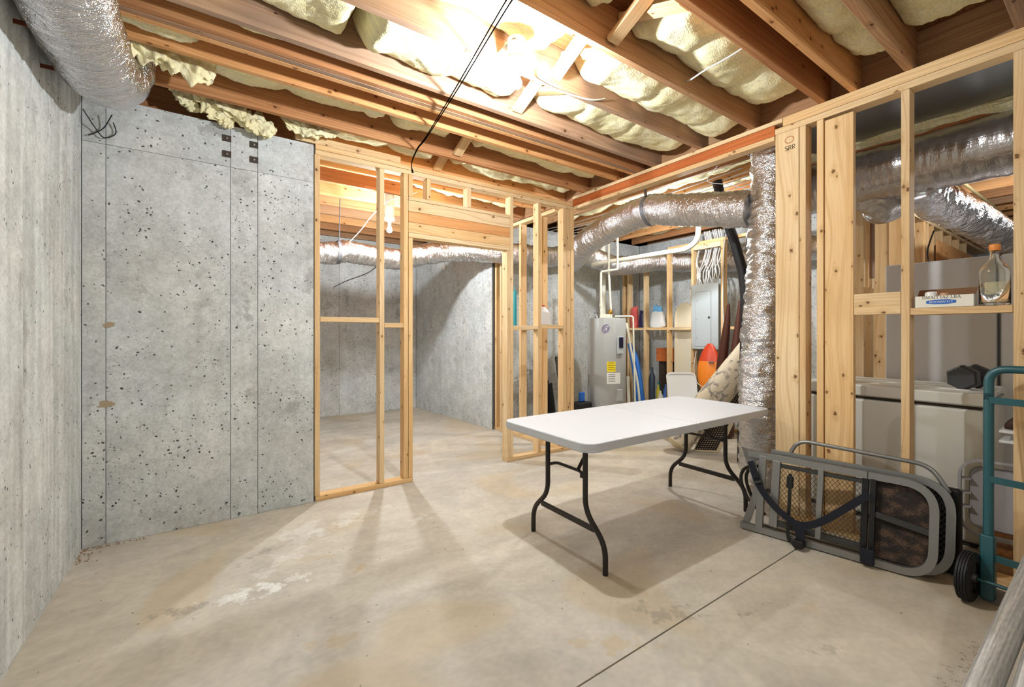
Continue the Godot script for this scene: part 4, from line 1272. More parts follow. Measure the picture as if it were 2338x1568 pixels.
	part(st, "buckle", MB.new().box(K.call(0.068, 0.385, -0.052), V(0.016, 0.105, 0.034), 0.006, Basis(n, (up - a * 0.45).normalized(), n.cross((up - a * 0.45).normalized()))), M.navy)
	part(st, "slide", MB.new().box(K.call(0.096, 0.315, -0.055), V(0.014, 0.016, 0.046), 0.003, Basis(n, (up - a * 0.45).normalized(), n.cross((up - a * 0.45).normalized()))), M.steel_dark)
	part(t, "strap", ribbon([K.call(0.325, 0.125, -0.062), K.call(0.335, 0.06, -0.065), K.call(0.34, 0.012, -0.06)], 0.046, n, 0.004), M.navy)
	part(t, "strap", ribbon([K.call(0.262, 0.40, -0.03), K.call(0.265, 0.25, -0.035), K.call(0.268, 0.06, -0.045), K.call(0.28, 0.006, -0.04)], 0.018, n, 0.003), M.black)
	part(t, "ratchet", MB.new().box(K.call(0.262, 0.35, -0.026), V(0.02, 0.07, 0.034), 0.006, Basis(n, up, a)), M.black)
	part(t, "hook", MB.new().box(K.call(0.33, 0.022, -0.075), V(0.06, 0.045, 0.06), 0.014, Basis(n, up, a)), M.rubber)
	part(t, "pad", MB.new().box(K.call(0.635, 0.05, -0.05), V(0.03, 0.085, 0.06), 0.008, Basis(n, (up - n * 0.25).normalized(), (n + up * 0.25).normalized().cross((up - n * 0.25).normalized()))), M.navy)
	# the case that leans behind it
	single("black_case", MB.new().box(V(3.168, 0.225, -0.66), V(0.05, 0.44, 0.29), 0.018), M.rubber, "black moulded plastic panel standing behind the carrier end", "panel")

func build_hand_truck() -> void:
	var t := thing("hand_truck", "teal steel hand truck with black treaded wheels", "hand truck", V(3.0, 0, -0.2))
	var h := V(-0.10, 0, 0.995)   # from rail to rail
	var r0 := V(2.99, 0.03, -0.40)
	var lean := V(0.105, 1.0, -0.012)
	var R := func(y: float, s: float) -> Vector3: return r0 + lean * y + h * s
	for s in [0.0, 0.33]:
		part(t, "rail", MB.new().tube(PV([R.call(0.0, s), R.call(0.93, s)]), 0.0185, 16), M.teal)
		part(t, "foot_sleeve", MB.new().bar(R.call(-0.02, s) + V(-0.012, 0, 0), R.call(0.27, s) + V(-0.004, 0, 0), 0.045, 0.05, h, 0.008), M.teal)
		var wc: Vector3 = V(2.925, 0.112, -0.455) if s == 0.0 else V(2.925, 0.112, -0.455) + h * 0.44
		var bs := Basis(V(h.z, 0, -h.x), h, V(0, -1, 0))
		var tyre := [Vector2(0.062, -0.024), Vector2(0.098, -0.024), Vector2(0.108, -0.019)]
		for k in 4:
			var y0 := -0.018 + 0.0095 * k
			tyre += [Vector2(0.112, y0), Vector2(0.112, y0 + 0.0065), Vector2(0.107, y0 + 0.0068), Vector2(0.107, y0 + 0.0092)]
		tyre += [Vector2(0.108, 0.020), Vector2(0.098, 0.024), Vector2(0.070, 0.024), Vector2(0.068, 0.012), Vector2(0.02, 0.008)]
		var w := part(t, "wheel", MB.new().lathe(tyre, wc, 48, bs), M.rubber, "black grooved rubber wheel")
		part(w, "hub", MB.new().lathe([Vector2(0.0, -0.02), Vector2(0.070, -0.02), Vector2(0.070, 0.008), Vector2(0.06, 0.014), Vector2(0.024, 0.012), Vector2(0.018, 0.03), Vector2(0, 0.032)], wc, 32, bs), M.steel_dark)
		for k in 5:
			var an := TAU * k / 5.0
			var d: Vector3 = bs.x * cos(an) + bs.z * sin(an)
			part(w, "spoke", MB.new().bar(wc + d * 0.015 + h * 0.016, wc + d * 0.062 + h * 0.016, 0.006, 0.010, h, 0.001), M.steel_dark)
	part(t, "handle", MB.new().tube(fillet([R.call(0.90, 0.0), R.call(1.05, 0.0), R.call(1.05, 0.33), R.call(0.90, 0.33)], 0.09, 8), 0.0185, 16), M.teal)
	for y in [0.90, 0.53, 0.175]:
		part(t, "cross_strap", MB.new().bar(R.call(y, -0.005) + V(-0.014, 0, 0), R.call(y - 0.004, 0.335) + V(-0.014, 0, 0), 0.006, 0.032, Vector3.UP, 0.002), M.teal)
	part(t, "axle", MB.new().tube(PV([V(2.925, 0.112, -0.47), V(2.925, 0.112, -0.47) + h * 0.48]), 0.008, 10), M.teal)
	part(t, "toe_plate", MB.new().prism(PackedVector2Array([Vector2(-0.02, 0), Vector2(0.35, 0), Vector2(0.35, 0.17), Vector2(-0.02, 0.17)]), 0.005, Transform3D(Basis(h, V(h.z, 0, -h.x), V(0, -1, 0)), r0 + V(-0.015, -0.026, 0)), 0.001), M.galv)

func build_cold_storage() -> void:
	var t := thing("chest_freezer", "old white chest freezer behind the bearing wall studs", "freezer", V(3.95, 0, -0.96))
	part(t, "body", MB.new().box(V(3.95, 0.42, -0.96), V(0.66, 0.78, 0.92), 0.02), M.freezer)
	part(t, "gasket", MB.new().box(V(3.95, 0.8175, -0.96), V(0.635, 0.02, 0.895), 0.002), M.grime, "grimy dark gasket")
	var lid := part(t, "lid", MB.new().box(V(3.945, 0.865, -0.96), V(0.68, 0.078, 0.94), 0.014), M.freezer)
	for k in 3:
		part(lid, "rib", MB.new().box(V(3.80 + 0.16 * k, 0.9055, -0.98), V(0.05, 0.005, 0.80), 0.002), M.freezer)
	part(lid, "latch", MB.new().bar(V(3.90, 0.86, -0.488), V(4.08, 0.868, -0.486), 0.02, 0.012, Vector3.UP, 0.003), M.galv)
	part(t, "foot", MB.new().box(V(3.95, 0.015, -0.96), V(0.60, 0.03, 0.85), 0.003), M.grime)
	t = thing("refrigerator", "tall white side-by-side refrigerator behind the chest freezer", "refrigerator", V(4.7, 0, -0.6))
	part(t, "cabinet", MB.new().box(V(4.75, 0.90, -0.585), V(0.66, 1.75, 1.09), 0.01), M.fridge)
	part(t, "door", MB.new().box(V(4.382, 0.91, -0.8365), V(0.068, 1.74, 0.587), 0.008), M.fridge)
	part(t, "door", MB.new().box(V(4.382, 0.91, -0.279), V(0.068, 1.74, 0.496), 0.012), M.fridge)
	part(t, "kickplate", MB.new().box(V(4.40, 0.016, -0.585), V(0.06, 0.032, 1.06), 0.003), M.grime)
	t = thing("dumbbell", "dark hexagonal dumbbell lying on the freezer lid", "dumbbell", V(3.90, 0.908, -0.60))
	var ax := V(0.985, 0, 0.17)
	var hex := PackedVector2Array()
	for k in 6:
		hex.append(Vector2(cos(TAU * (k + 0.5) / 6.0 + 0.05), sin(TAU * (k + 0.5) / 6.0 + 0.05)) * 0.078)
	var bsd := Basis(V(-ax.z, 0, ax.x), Vector3.UP, V(-ax.z, 0, ax.x).cross(Vector3.UP))
	for s in [-1, 1]:
		part(t, "head", MB.new().prism(hex, 0.07, Transform3D(bsd, V(3.90, 0.9765, -0.60) + ax * 0.085 * s), 0.010), M.steel_dark)
	part(t, "grip", MB.new().tube(PV([V(3.90, 0.9765, -0.60) - ax * 0.09, V(3.90, 0.9765, -0.60) + ax * 0.09]), 0.016, 14), M.galv)

func build_shelf_things() -> void:
	# on the shelf block in the bearing wall
	var t := thing("glass_bottle", "big clear glass bottle with an orange cap on the stud shelf", "bottle", V(3.246, 1.3905, -0.412))
	var c := V(3.246, 1.3905, -0.412)
	part(t, "body", MB.new().lathe([Vector2(0.0, 0.012), Vector2(0.04, 0.004), Vector2(0.050, 0.0), Vector2(0.0555, 0.006), Vector2(0.0555, 0.165), Vector2(0.052, 0.185), Vector2(0.040, 0.205), Vector2(0.024, 0.222), Vector2(0.0175, 0.24), Vector2(0.0165, 0.285), Vector2(0.0140, 0.285), Vector2(0.0148, 0.24), Vector2(0.0215, 0.220), Vector2(0.0375, 0.202), Vector2(0.0495, 0.183), Vector2(0.0530, 0.164), Vector2(0.0530, 0.016), Vector2(0.048, 0.012), Vector2(0.0, 0.018)], c, 48), M.glass)
	part(t, "dregs", MB.new().lathe([Vector2(0.0, 0.0185), Vector2(0.047, 0.0135), Vector2(0.0522, 0.018), Vector2(0.0522, 0.030), Vector2(0.0, 0.030)], c, 36), M.clear_amber)
	part(t, "label", MB.new().grid(14, 2, func(u: float, q: float) -> Vector3:
		var a := PI * (0.62 + 0.55 * u)
		return c + V(0.0562 * cos(a), 0.055 + 0.06 * q, 0.0562 * sin(a))), M.clear_amber, "yellowed label")
	part(t, "cap", MB.new().lathe([Vector2(0.019, 0.276), Vector2(0.0205, 0.278), Vector2(0.0205, 0.304), Vector2(0.018, 0.308), Vector2(0, 0.308)], c, 28), M.cap_orange, "orange cap")
	t = thing("open_carton", "shallow white printed carton with its lid up on the stud shelf", "box", V(3.245, 1.3905, -0.59))
	var z0 := -0.703
	var z1 := -0.479
	var y := 1.391
	part(t, "bottom", MB.new().box(V(3.245, y + 0.002, -0.591), V(0.084, 0.003, 0.222), 0.0), M.card)
	var fp := part(t, "front", MB.new().box(V(3.2035, y + 0.031, -0.591), V(0.003, 0.062, 0.224), 0.0005), M.card_white)
	part(t, "back", MB.new().box(V(3.2865, y + 0.031, -0.591), V(0.003, 0.062, 0.224), 0.0005), M.card)
	for z in [z0 + 0.0015, z1 - 0.0015]:
		part(t, "side", MB.new().box(V(3.245, y + 0.031, z), V(0.083, 0.062, 0.003), 0.0005), M.card_white)
	part(t, "lid", MB.new().bar(V(3.292, y + 0.060, -0.60), V(3.345, y + 0.105, -0.60), 0.23, 0.003, Vector3.UP, 0.0005), M.card, "brown inside of the lid")
	var face := Basis(V(0, 0, 1), Vector3.UP, V(-1, 0, 0))
	text(fp, "lettering", "DMAIT IAZ LBA", 0.015, 0.0006, Transform3D(face, V(3.2018, y + 0.053, -0.60)), M.ink, "Droid Serif")
	var lens := PackedVector2Array([Vector2(-0.058, -0.007), Vector2(-0.025, -0.0125), Vector2(0.025, -0.0125), Vector2(0.058, -0.007), Vector2(0.058, 0.007), Vector2(0.025, 0.0125), Vector2(-0.025, 0.0125), Vector2(-0.058, 0.007)])
	part(fp, "blue_band", MB.new().prism(lens, 0.0008, Transform3D(face, V(3.2016, y + 0.028, -0.60)), 0.0), M.blue_print)
	text(fp, "lettering", "BIOCKMACECE", 0.0105, 0.0006, Transform3D(face, V(3.2010, y + 0.028, -0.60)), M.label_white)
	single("white_spool", MB.new().lathe([Vector2(0, 0), Vector2(0.023, 0), Vector2(0.025, 0.002), Vector2(0.025, 0.072), Vector2(0.022, 0.079), Vector2(0.014, 0.083), Vector2(0, 0.084)], V(3.233, y + 0.004, -0.645), 24), M.porcelain, "white rounded tub poking out of the carton", "tub")
	single("tan_spool", MB.new().lathe([Vector2(0, 0), Vector2(0.017, 0), Vector2(0.018, 0.002), Vector2(0.018, 0.068), Vector2(0.015, 0.072), Vector2(0, 0.073)], V(3.236, y + 0.004, -0.592), 24), mat(Color(0.78, 0.60, 0.45), 0.6), "tan tub poking out of the carton", "tub")
	# on the blocks of the doorway partition
	t = thing("milk_jug", "pale plastic jug with a red cap on the partition block", "jug", V(2.84, 1.339, -3.53))
	c = V(2.84, 1.339, -3.53)
	part(t, "body", MB.new().prism(rounded(0.135, 0.082, 0.018), 0.135, Transform3D(FLAT, c + V(0, 0.0675, 0)), 0.006), mat(Color(0.86, 0.84, 0.82), 0.4))
	part(t, "shoulder", MB.new().grid(24, 8, func(u: float, q: float) -> Vector3:
		var a := TAU * u
		var e := pow(absf(cos(a)), 4.0) + pow(absf(sin(a)), 4.0)
		var k := pow(1.0 / e, 0.25)
		var rr := lerpf(1.0, 0.16, pow(q, 0.8))
		return c + V(cos(a) * k * lerpf(0.064, 0.013, q) , 0.133 + 0.058 * pow(q, 0.9), sin(a) * k * lerpf(0.038, 0.013, q) * (0.5 + 0.5 * rr / rr))), mat(Color(0.86, 0.84, 0.82), 0.4))
	part(t, "cap", MB.new().lathe([Vector2(0.016, 0.190), Vector2(0.016, 0.204), Vector2(0, 0.205)], c, 18), M.red, "red cap")
	t = thing("carton_tub", "white canister with a red lid and blue base behind the jack stud", "canister", V(3.075, 1.3285, -4.50))
	c = V(3.075, 1.3285, -4.50)
	part(t, "base_ring", MB.new().lathe([Vector2(0, 0), Vector2(0.042, 0), Vector2(0.042, 0.03), Vector2(0, 0.03)], c, 24), mat(Color(0.15, 0.18, 0.45), 0.5))
	part(t, "body", MB.new().lathe([Vector2(0.0415, 0.03), Vector2(0.0415, 0.20)], c, 24), M.card_white)
	part(t, "lid", MB.new().lathe([Vector2(0.0425, 0.20), Vector2(0.0425, 0.235), Vector2(0, 0.237)], c, 24), M.red)
	t = thing("teal_tube", "teal printed tube standing beyond the red-lidded canister", "tube", V(3.06, 1.3285, -4.36))
	part(t, "barrel", MB.new().lathe([Vector2(0, 0), Vector2(0.024, 0), Vector2(0.024, 0.42), Vector2(0.022, 0.44), Vector2(0.008, 0.445), Vector2(0.006, 0.50), Vector2(0, 0.50)], V(3.06, 1.3285, -4.36), 18), M.teal_print)

func patch(c: Vector3, r: float, px: float, w: float, y0: float, y1: float, th: float) -> MB:
	# a label bent round the heater; px is its place across, 0 facing the room's doorway
	var f := V(-0.7315, 0, 0.6818)
	var s := V(0.6818, 0, 0.7315)
	return MB.new().grid(10, 1, func(u: float, q: float) -> Vector3:
		var a := asin(clampf((px + (u - 0.5) * w) / r, -0.98, 0.98))
		return V(c.x, lerpf(y0, y1, q), c.z) + (f * cos(a) + s * sin(a)) * (r + th))

func build_utility() -> void:
	var c := V(4.27, 0, -3.98)
	var r := 0.247
	var t := thing("water_heater", "pale grey electric water heater with violet emblem and yellow sticker", "water heater", c)
	var tank := part(t, "tank", MB.new().lathe([Vector2(0.0, 0.02), Vector2(r - 0.01, 0.02), Vector2(r, 0.03), Vector2(r, 1.43), Vector2(r - 0.006, 1.445), Vector2(0.0, 1.46)], c, 64), M.heater)
	for k in 3:
		var a := TAU * k / 3.0
		part(t, "foot", MB.new().box(c + V(cos(a) * 0.17, 0.011, sin(a) * 0.17), V(0.05, 0.022, 0.05), 0.002), M.grime)
	part(tank, "control_housing", MB.new().box(c + (V(-0.7315, 0, 0.6818) * 0.195 + V(0.6818, 0, 0.7315) * 0.163) + V(0, 1.10, 0), V(0.082, 0.215, 0.05), 0.006, Basis(V(0.98, 0, 0.20), Vector3.UP, V(-0.20, 0, 0.98))), M.panel)
	part(tank, "display", MB.new().box(c + (V(-0.7315, 0, 0.6818) * 0.212 + V(0.6818, 0, 0.7315) * 0.174) + V(0, 1.135, 0), V(0.06, 0.135, 0.03), 0.003, Basis(V(0.98, 0, 0.20), Vector3.UP, V(-0.20, 0, 0.98))), mat(Color(0.08, 0.08, 0.20), 0.3), "navy control display")
	part(tank, "sticker", patch(c, r, 0.056, 0.105, 0.765, 0.895, 0.0015), M.label_yellow, "yellow sticker")
	for k in 4:
		part(tank, "print_line", patch(c, r, 0.056, 0.085 - 0.01 * (k % 2), 0.79 + 0.028 * k, 0.797 + 0.028 * k, 0.0022), mat(Color(0.50, 0.42, 0.05), 0.7))
	part(tank, "rating_label", patch(c, r, 0.085, 0.165, 0.615, 0.755, 0.0015), M.label_white, "white rating label")
	for k in 5:
		part(tank, "print_line", patch(c, r, 0.062, 0.085, 0.64 + 0.022 * k, 0.646 + 0.022 * k, 0.0022), M.ink_grey)
	part(tank, "access_cover", MB.new().box(c + (V(-0.7315, 0, 0.6818) * 0.195 + V(0.6818, 0, 0.7315) * 0.155) + V(0, 0.47, 0), V(0.085, 0.15, 0.05), 0.006, Basis(V(0.98, 0, 0.20), Vector3.UP, V(-0.20, 0, 0.98))), M.heater)
	# swirl emblem: three crescents
	var ec := c + V(-0.7315, 0, 0.6818) * (r + 0.001) + V(0.6818, 0, 0.7315) * -0.012 + V(0, 1.31, 0)
	for q in [[0.052, 0.2, 1.15, 0.006], [0.052, 1.2, 2.15, 0.006], [0.036, 0.25, 1.1, 0.005], [0.034, 1.25, 2.1, 0.007], [0.017, 0.1, 1.6, 0.005]]:
		var arc := []
		for k in 13:
			var an: float = PI * lerpf(q[1], q[2], k / 12.0)
			arc.append(ec + V(0.6818, 0, 0.7315) * cos(an) * q[0] * 0.85 + V(0, 1, 0) * (sin(an) * q[0] + 0.25 * cos(an) * q[0]))
		part(tank, "emblem_stroke", ribbon(arc, q[3], V(-0.7315, 0, 0.6818), 0.002), M.violet)
	# plumbing on top
	var top := V(4.27, 1.455, -3.98)
	var pl := part(t, "hot_pipe", MB.new().tube(fillet([V(4.205, 1.455, -4.02), V(4.205, 2.06, -4.02), V(4.32, 2.08, -3.84), V(4.32, 2.71, -3.84)], 0.02, 4), 0.0145, 14), M.pvc)
	part(pl, "coupling", MB.new().lathe([Vector2(0, 0), Vector2(0.02, 0), Vector2(0.02, 0.05), Vector2(0, 0.05)], V(4.205, 1.60, -4.02), 16), M.pvc)
	pl = part(t, "cold_pipe", MB.new().tube(PV([V(4.325, 1.455, -3.95), V(4.30, 2.05, -3.97), V(4.30, 2.71, -3.97)]), 0.0145, 14), M.pvc)
	part(pl, "valve", MB.new().lathe([Vector2(0, 0), Vector2(0.022, 0), Vector2(0.026, 0.01), Vector2(0.026, 0.05), Vector2(0.016, 0.06), Vector2(0, 0.06)], V(4.285, 1.50, -3.93), 16), M.brass, "brass valve")
	part(t, "fitting", MB.new().lathe([Vector2(0, 0), Vector2(0.03, 0), Vector2(0.018, 0.02), Vector2(0.018, 0.06), Vector2(0.032, 0.065), Vector2(0.032, 0.075), Vector2(0, 0.08)], V(4.15, 1.455, -4.05), 18), M.galv)
	part(t, "top_cover", MB.new().box(V(4.24, 1.475, -3.98), V(0.14, 0.05, 0.06), 0.006, Basis(V(0.7, 0, 0.7), Vector3.UP, V(-0.7, 0, 0.7))), M.pvc)
	part(t, "relief_line", MB.new().tube(fillet([V(4.34, 1.475, -3.90), V(4.43, 1.475, -3.82), V(4.53, 1.475, -3.76), V(4.55, 0.15, -3.74)], 0.03, 4), 0.011, 10), M.pvc)
	# breaker panel
	t = thing("breaker_panel", "grey breaker panel between studs with white cables pouring in from above", "electrical panel", V(5.4, 1.05, -3.27))
	var fx := 5.372
	part(t, "enclosure", MB.new().box(V(5.43, 1.47, -3.27), V(0.09, 0.84, 0.355), 0.004), M.panel)
	var cv := part(t, "cover", MB.new().box(V(fx + 0.006, 1.475, -3.272), V(0.014, 0.865, 0.378), 0.003), M.panel)
	part(cv, "door_gap", MB.new().box(V(fx - 0.0012, 1.44, -3.292), V(0.001, 0.735, 0.225), 0.0), M.panel_line)
	var dr := part(cv, "door", MB.new().box(V(fx - 0.003, 1.44, -3.292), V(0.005, 0.728, 0.218), 0.002), M.panel)
	part(dr, "latch", MB.new().box(V(fx - 0.007, 1.46, -3.208), V(0.006, 0.026, 0.026), 0.002), M.black)
	for k in 3:
		part(dr, "hinge_dot", MB.new().box(V(fx - 0.006, 1.19 + 0.25 * k, -3.385), V(0.002, 0.014, 0.006), 0.0), M.panel_line)
	for k in 16:
		var z := -3.425 + 0.0205 * k
		var z2 := z + rng.randf_range(-0.07, 0.07)
		var z3 := clampf(z + rng.randf_range(-0.06, 0.06), -3.43, -3.10)
		var xx := 5.425 + 0.018 * (k % 3)
		part(t, "cable", MB.new().tube(spline([V(xx, 1.88, z), V(xx - 0.012, 2.05, clampf(z2, -3.43, -3.10)), V(xx + 0.008, 2.22, z3), V(xx + 0.03, 2.44, clampf(z3 + 0.03, -3.43, -3.10)), V(xx + 0.03, 2.62, z3)], 8), 0.0065, 8), M.cable_white)

func bag(called: String, label: String, c: Vector3, w: float, h: float, d: float, turn: float, sd: int, m: Material, m2: Material = null, taper := 0.25) -> Node3D:
	var t := thing(called, label, "bag", c)
	var bs := Basis(Vector3.UP, turn)
	var shape := func(lo: float, hi: float) -> MB:
		return MB.new().grid(36, 22, func(u: float, q: float) -> Vector3:
			var y := lerpf(lo, hi, q)
			var a := TAU * u
			var e := pow(absf(cos(a)), 3.0) + pow(absf(sin(a)), 3.0)
			var k := pow(1.0 / e, 1.0 / 3.0)
			var tp := (1.0 - taper * y) * (0.9 + 0.1 * sin(PI * minf(1.0, y * 1.3)))
			var th := pow(maxf(0.0, 1.0 - pow(y, 3.0)), 0.5) * 0.9 + 0.1
			if y < 0.03:
				tp *= smoothstep(-0.02, 0.03, y) * 0.3 + 0.7
			var p := V(cos(a) * k * w * 0.5 * tp, y * h, sin(a) * k * d * 0.5 * th)
			p *= 1.0 + 0.07 * nz.get_noise_3d(p.x * 900.0 + sd * 50.0, p.y * 900.0, p.z * 900.0)
			return c + bs * p)
	if m2:
		part(t, "body", shape.call(0.0, 0.72), m)
		part(t, "top_print", shape.call(0.715, 1.0), m2)
	else:
		part(t, "body", shape.call(0.0, 1.0), m)
	return t

func folding_chair(at: Vector3, turn: float, label: String) -> void:
	var t := thing("folding_chair", label, "chair", at, "black folding chairs leaning by the water heater")
	var bs := Basis(Vector3.UP, turn) * Basis(Vector3.RIGHT, -0.13)
	var q := func(x: float, y: float, z: float) -> Vector3: return at + bs * V(x, y, z)
	part(t, "back_frame", MB.new().tube(fillet([q.call(-0.20, 0.0, 0.0), q.call(-0.20, 0.93, 0.0), q.call(0.20, 0.93, 0.0), q.call(0.20, 0.0, 0.0)], 0.08, 6), 0.012, 12), M.black)
	part(t, "front_legs", MB.new().tube(fillet([q.call(-0.17, 0.0, 0.05), q.call(-0.17, 0.62, 0.03), q.call(0.17, 0.62, 0.03), q.call(0.17, 0.0, 0.05)], 0.05, 5), 0.011, 12), M.black)
	part(t, "backrest", MB.new().box(q.call(0, 0.80, 0.0), V(0.375, 0.19, 0.012), 0.004, bs), mat(Color(0.10, 0.10, 0.105), 0.4))
	part(t, "seat", MB.new().box(q.call(0, 0.37, 0.075), V(0.36, 0.40, 0.022), 0.008, bs), mat(Color(0.09, 0.09, 0.095), 0.4))
	part(t, "crossbar", MB.new().tube(PV([q.call(-0.2, 0.12, 0.0), q.call(0.2, 0.12, 0.0)]), 0.008, 10), M.steel_dark)

func build_clutter() -> void:
	# on the shelf blocks of the panel wall
	bag("red_bag", "tall red paper bag on the shelf block behind the relief line", V(5.445, 1.339, -4.49), 0.13, 0.33, 0.085, PI * 0.5, 1, M.bag_red, null, 0.02)
	bag("navy_bag", "crumpled navy foil bag leaning by the red bag", V(5.445, 1.339, -4.34), 0.12, 0.27, 0.085, PI * 0.5, 2, M.bag_navy, null, 0.30)
	bag("white_bag", "bulky white bag with a sky blue top on the shelf block", V(5.445, 1.339, -4.06), 0.27, 0.32, 0.088, PI * 0.5, 3, M.bag_white, M.bag_sky, 0.38)
	var arch := PackedVector2Array([Vector2(-0.17, 0.0), Vector2(0.17, 0.0), Vector2(0.17, 1.45)])
	for k in 13:
		var a := PI * k / 12.0
		arch.append(Vector2(0.17 * cos(a), 1.45 + 0.24 * sin(a)))
	single("arched_board", MB.new().prism(arch, 0.02, Transform3D(Basis(V(0, 0, 1), Vector3.UP, V(-1, 0, 0)), V(5.52, 0.0, -3.66)), 0.004), M.cream, "tall cream board with an arched top behind the panel studs", "board")
	# leaning by the water heater
	single("white_pole", MB.new().tube(spline([V(4.96, 0.0, -3.98), V(4.95, 0.5, -4.02), V(4.90, 1.0, -4.10), V(4.87, 1.40, -4.16)], 8), 0.016, 12), M.pvc, "thin white plastic pole leaning beside the water heater", "pole")
	for k in 2:
		var b := single("blue_noodle", MB.new().tube(spline([V(5.24, 0.04, -4.20 + 0.08 * k), V(5.22, 0.4, -4.26 + 0.08 * k), V(5.22, 0.8, -4.33 + 0.077 * k), V(5.22, 1.10 - 0.12 * k, -4.40 + 0.075 * k)], 8), 0.034, 14), M.blue, "bright blue foam noodle leaning between the shelf studs", "foam noodle", "blue foam noodles")
		b.set_meta("group", "blue foam noodles")
	single("white_plank", MB.new().bar(V(4.98, 0.0, -4.20), V(5.02, 0.62, -4.26), 0.05, 0.015, V(1, 0, 0), 0.003), M.cream, "short white plank leaning by the white pole", "plank")
	# shelf of odds and ends seen low between the studs
	single("wooden_crate", MB.new().box(V(5.66, 0.93, -4.02), V(0.22, 0.20, 0.30), 0.004), M.redwood, "reddish wooden crate between the shelf studs", "crate")
	single("crate_stand", MB.new().box(V(5.68, 0.415, -4.02), V(0.2, 0.83, 0.26), 0.01), M.rug_dark, "dark stand under the reddish crate", "stand")
	var cols := [[Color(0.20, 0.24, 0.30), 0.045, 0.70, -4.19], [Color(0.75, 0.68, 0.10), 0.03, 0.44, -4.10], [Color(0.85, 0.82, 0.74), 0.04, 0.36, -4.04], [Color(0.25, 0.42, 0.70), 0.035, 0.46, -3.97], [Color(0.10, 0.45, 0.48), 0.028, 0.52, -4.14]]
	var names := ["slate", "mustard yellow", "off-white", "blue", "teal"]
	for k in cols.size():
		var q: Array = cols[k]
		single("tall_bottle", MB.new().lathe([Vector2(0, 0), Vector2(q[1], 0), Vector2(q[1], q[2] * 0.8), Vector2(q[1] * 0.45, q[2] * 0.9), Vector2(q[1] * 0.4, q[2]), Vector2(0, q[2])], V(5.48 + 0.03 * (k % 2) if k < 4 else 5.575, 0.0385 if k < 4 else 0.0, q[3]), 18), mat(q[0], 0.45), names[k] + " tall bottle standing low between the shelf studs", "bottle", "bottles under the shelf studs")
	# below and beside the breaker panel
	var t := thing("orange_sled", "orange plastic sled with a red nose stood below the breaker panel", "sled", V(5.20, 0.0, -3.10))
	var shell := func(lo: float, hi: float) -> MB:
		return MB.new().grid(28, 20, func(u: float, q: float) -> Vector3:
			var y := lerpf(lo, hi, u)
			var w := 0.155 * pow(sin(PI * clampf(0.06 + 0.92 * y, 0.0, 1.0)), 0.62)
			var a := PI * (q * 2.0)
			return V(5.21, 0.0, -3.13) + V(-cos(a) * 0.06 * (w / 0.155) + 0.05 * y, 0.46 + 0.66 * y, sin(a) * w))
	part(t, "hull", shell.call(0.0, 0.66), M.orange)
	part(t, "nose", shell.call(0.658, 1.0), M.red_orange, "red nose")
	part(t, "grip", MB.new().box(V(5.172, 0.885, -3.06), V(0.02, 0.02, 0.075), 0.006), M.ink_grey)
	part(t, "pull_cord", MB.new().tube(spline([V(5.16, 1.02, -3.26), V(5.13, 0.8, -3.27), V(5.12, 0.62, -3.22), V(5.13, 0.55, -3.08), V(5.16, 0.5, -2.98)], 8), 0.005, 8), M.cable_white)
	single("sled_stand", MB.new().box(V(5.23, 0.235, -3.12), V(0.24, 0.47, 0.30), 0.01), M.rug_dark, "dark box under the orange sled", "box")
	for k in 2:
		var x0 := V(5.06 + 0.02 * k, 0.0, -2.82 + 0.13 * k)
		single("leather_roll", MB.new().tube(spline([x0 + V(0, 0.02, -0.10), x0 + V(0.02, 0.6, -0.08), x0 + V(0.03, 1.0, -0.04 + 0.01 * k), x0 + V(0.04, 1.35, 0.0), x0 + V(0.05, 1.60 + 0.04 * k, 0.015)], 8), [0.06, 0.06, 0.06, 0.06, 0.06, 0.06, 0.06, 0.06, 0.06, 0.06, 0.06, 0.06, 0.06, 0.06, 0.06, 0.058, 0.057, 0.055, 0.053, 0.051, 0.049, 0.047, 0.045, 0.042, 0.04, 0.037, 0.034, 0.031, 0.028, 0.025, 0.022, 0.02, 0.016], 16), M.leather, ["brown tapered leather roll beside the breaker panel", "brown tapered leather roll nearer the riser duct"][k], "leather roll", "leather rolls")
	# rolled rug leaning towards the riser duct
	t = thing("rolled_rug", "cream rug with grey scale outlines rolled up and leaning", "rug", V(4.05, 0, -2.76))
	var b0 := V(4.06, 0.115, -2.78)
	var b1 := V(4.62, 1.22, -2.16)
	var ax := (b1 - b0).normalized()
	var sx := ax.cross(Vector3.UP).normalized()
	var sy := sx.cross(ax)
	part(t, "roll", MB.new().tube(PV([b0, b0.lerp(b1, 0.25), b0.lerp(b1, 0.5), b0.lerp(b1, 0.75), b1]), 0.145, 36), M.rug)
	for k in 7:
		var rr := 0.140 - 0.019 * k
		var ring := []
		for j in 28:
			var a := TAU * j / 28.0
			ring.append(b0 - ax * (0.004 + 0.010 * k) + (sx * cos(a) + sy * sin(a)) * rr)
		part(t, "pile_layer", MB.new().tube(PV(ring), 0.0095, 8, false, true), M.rug_edge if k % 2 == 0 else M.rug_edge)
		var ring2 := []
		for j in 28:
			var a := TAU * j / 28.0
			ring2.append(b0 - ax * (0.010 + 0.010 * k) + (sx * cos(a) + sy * sin(a)) * (rr - 0.0095))
		part(t, "backing_layer", MB.new().tube(PV(ring2), 0.0035, 6, false, true), M.rug_dark)
	t = thing("lattice_mat", "folded mat with a dark lattice face and cream border propped under the table end", "mat", V(4.25, 0, -2.58))
	var m0 := V(4.26, 0.0, -2.58)
	var mx := V(0.71, 0, 0.70)
	var my := (V(0.22, 0.62, 0.18)).normalized()
	var mz := mx.cross(my).normalized()
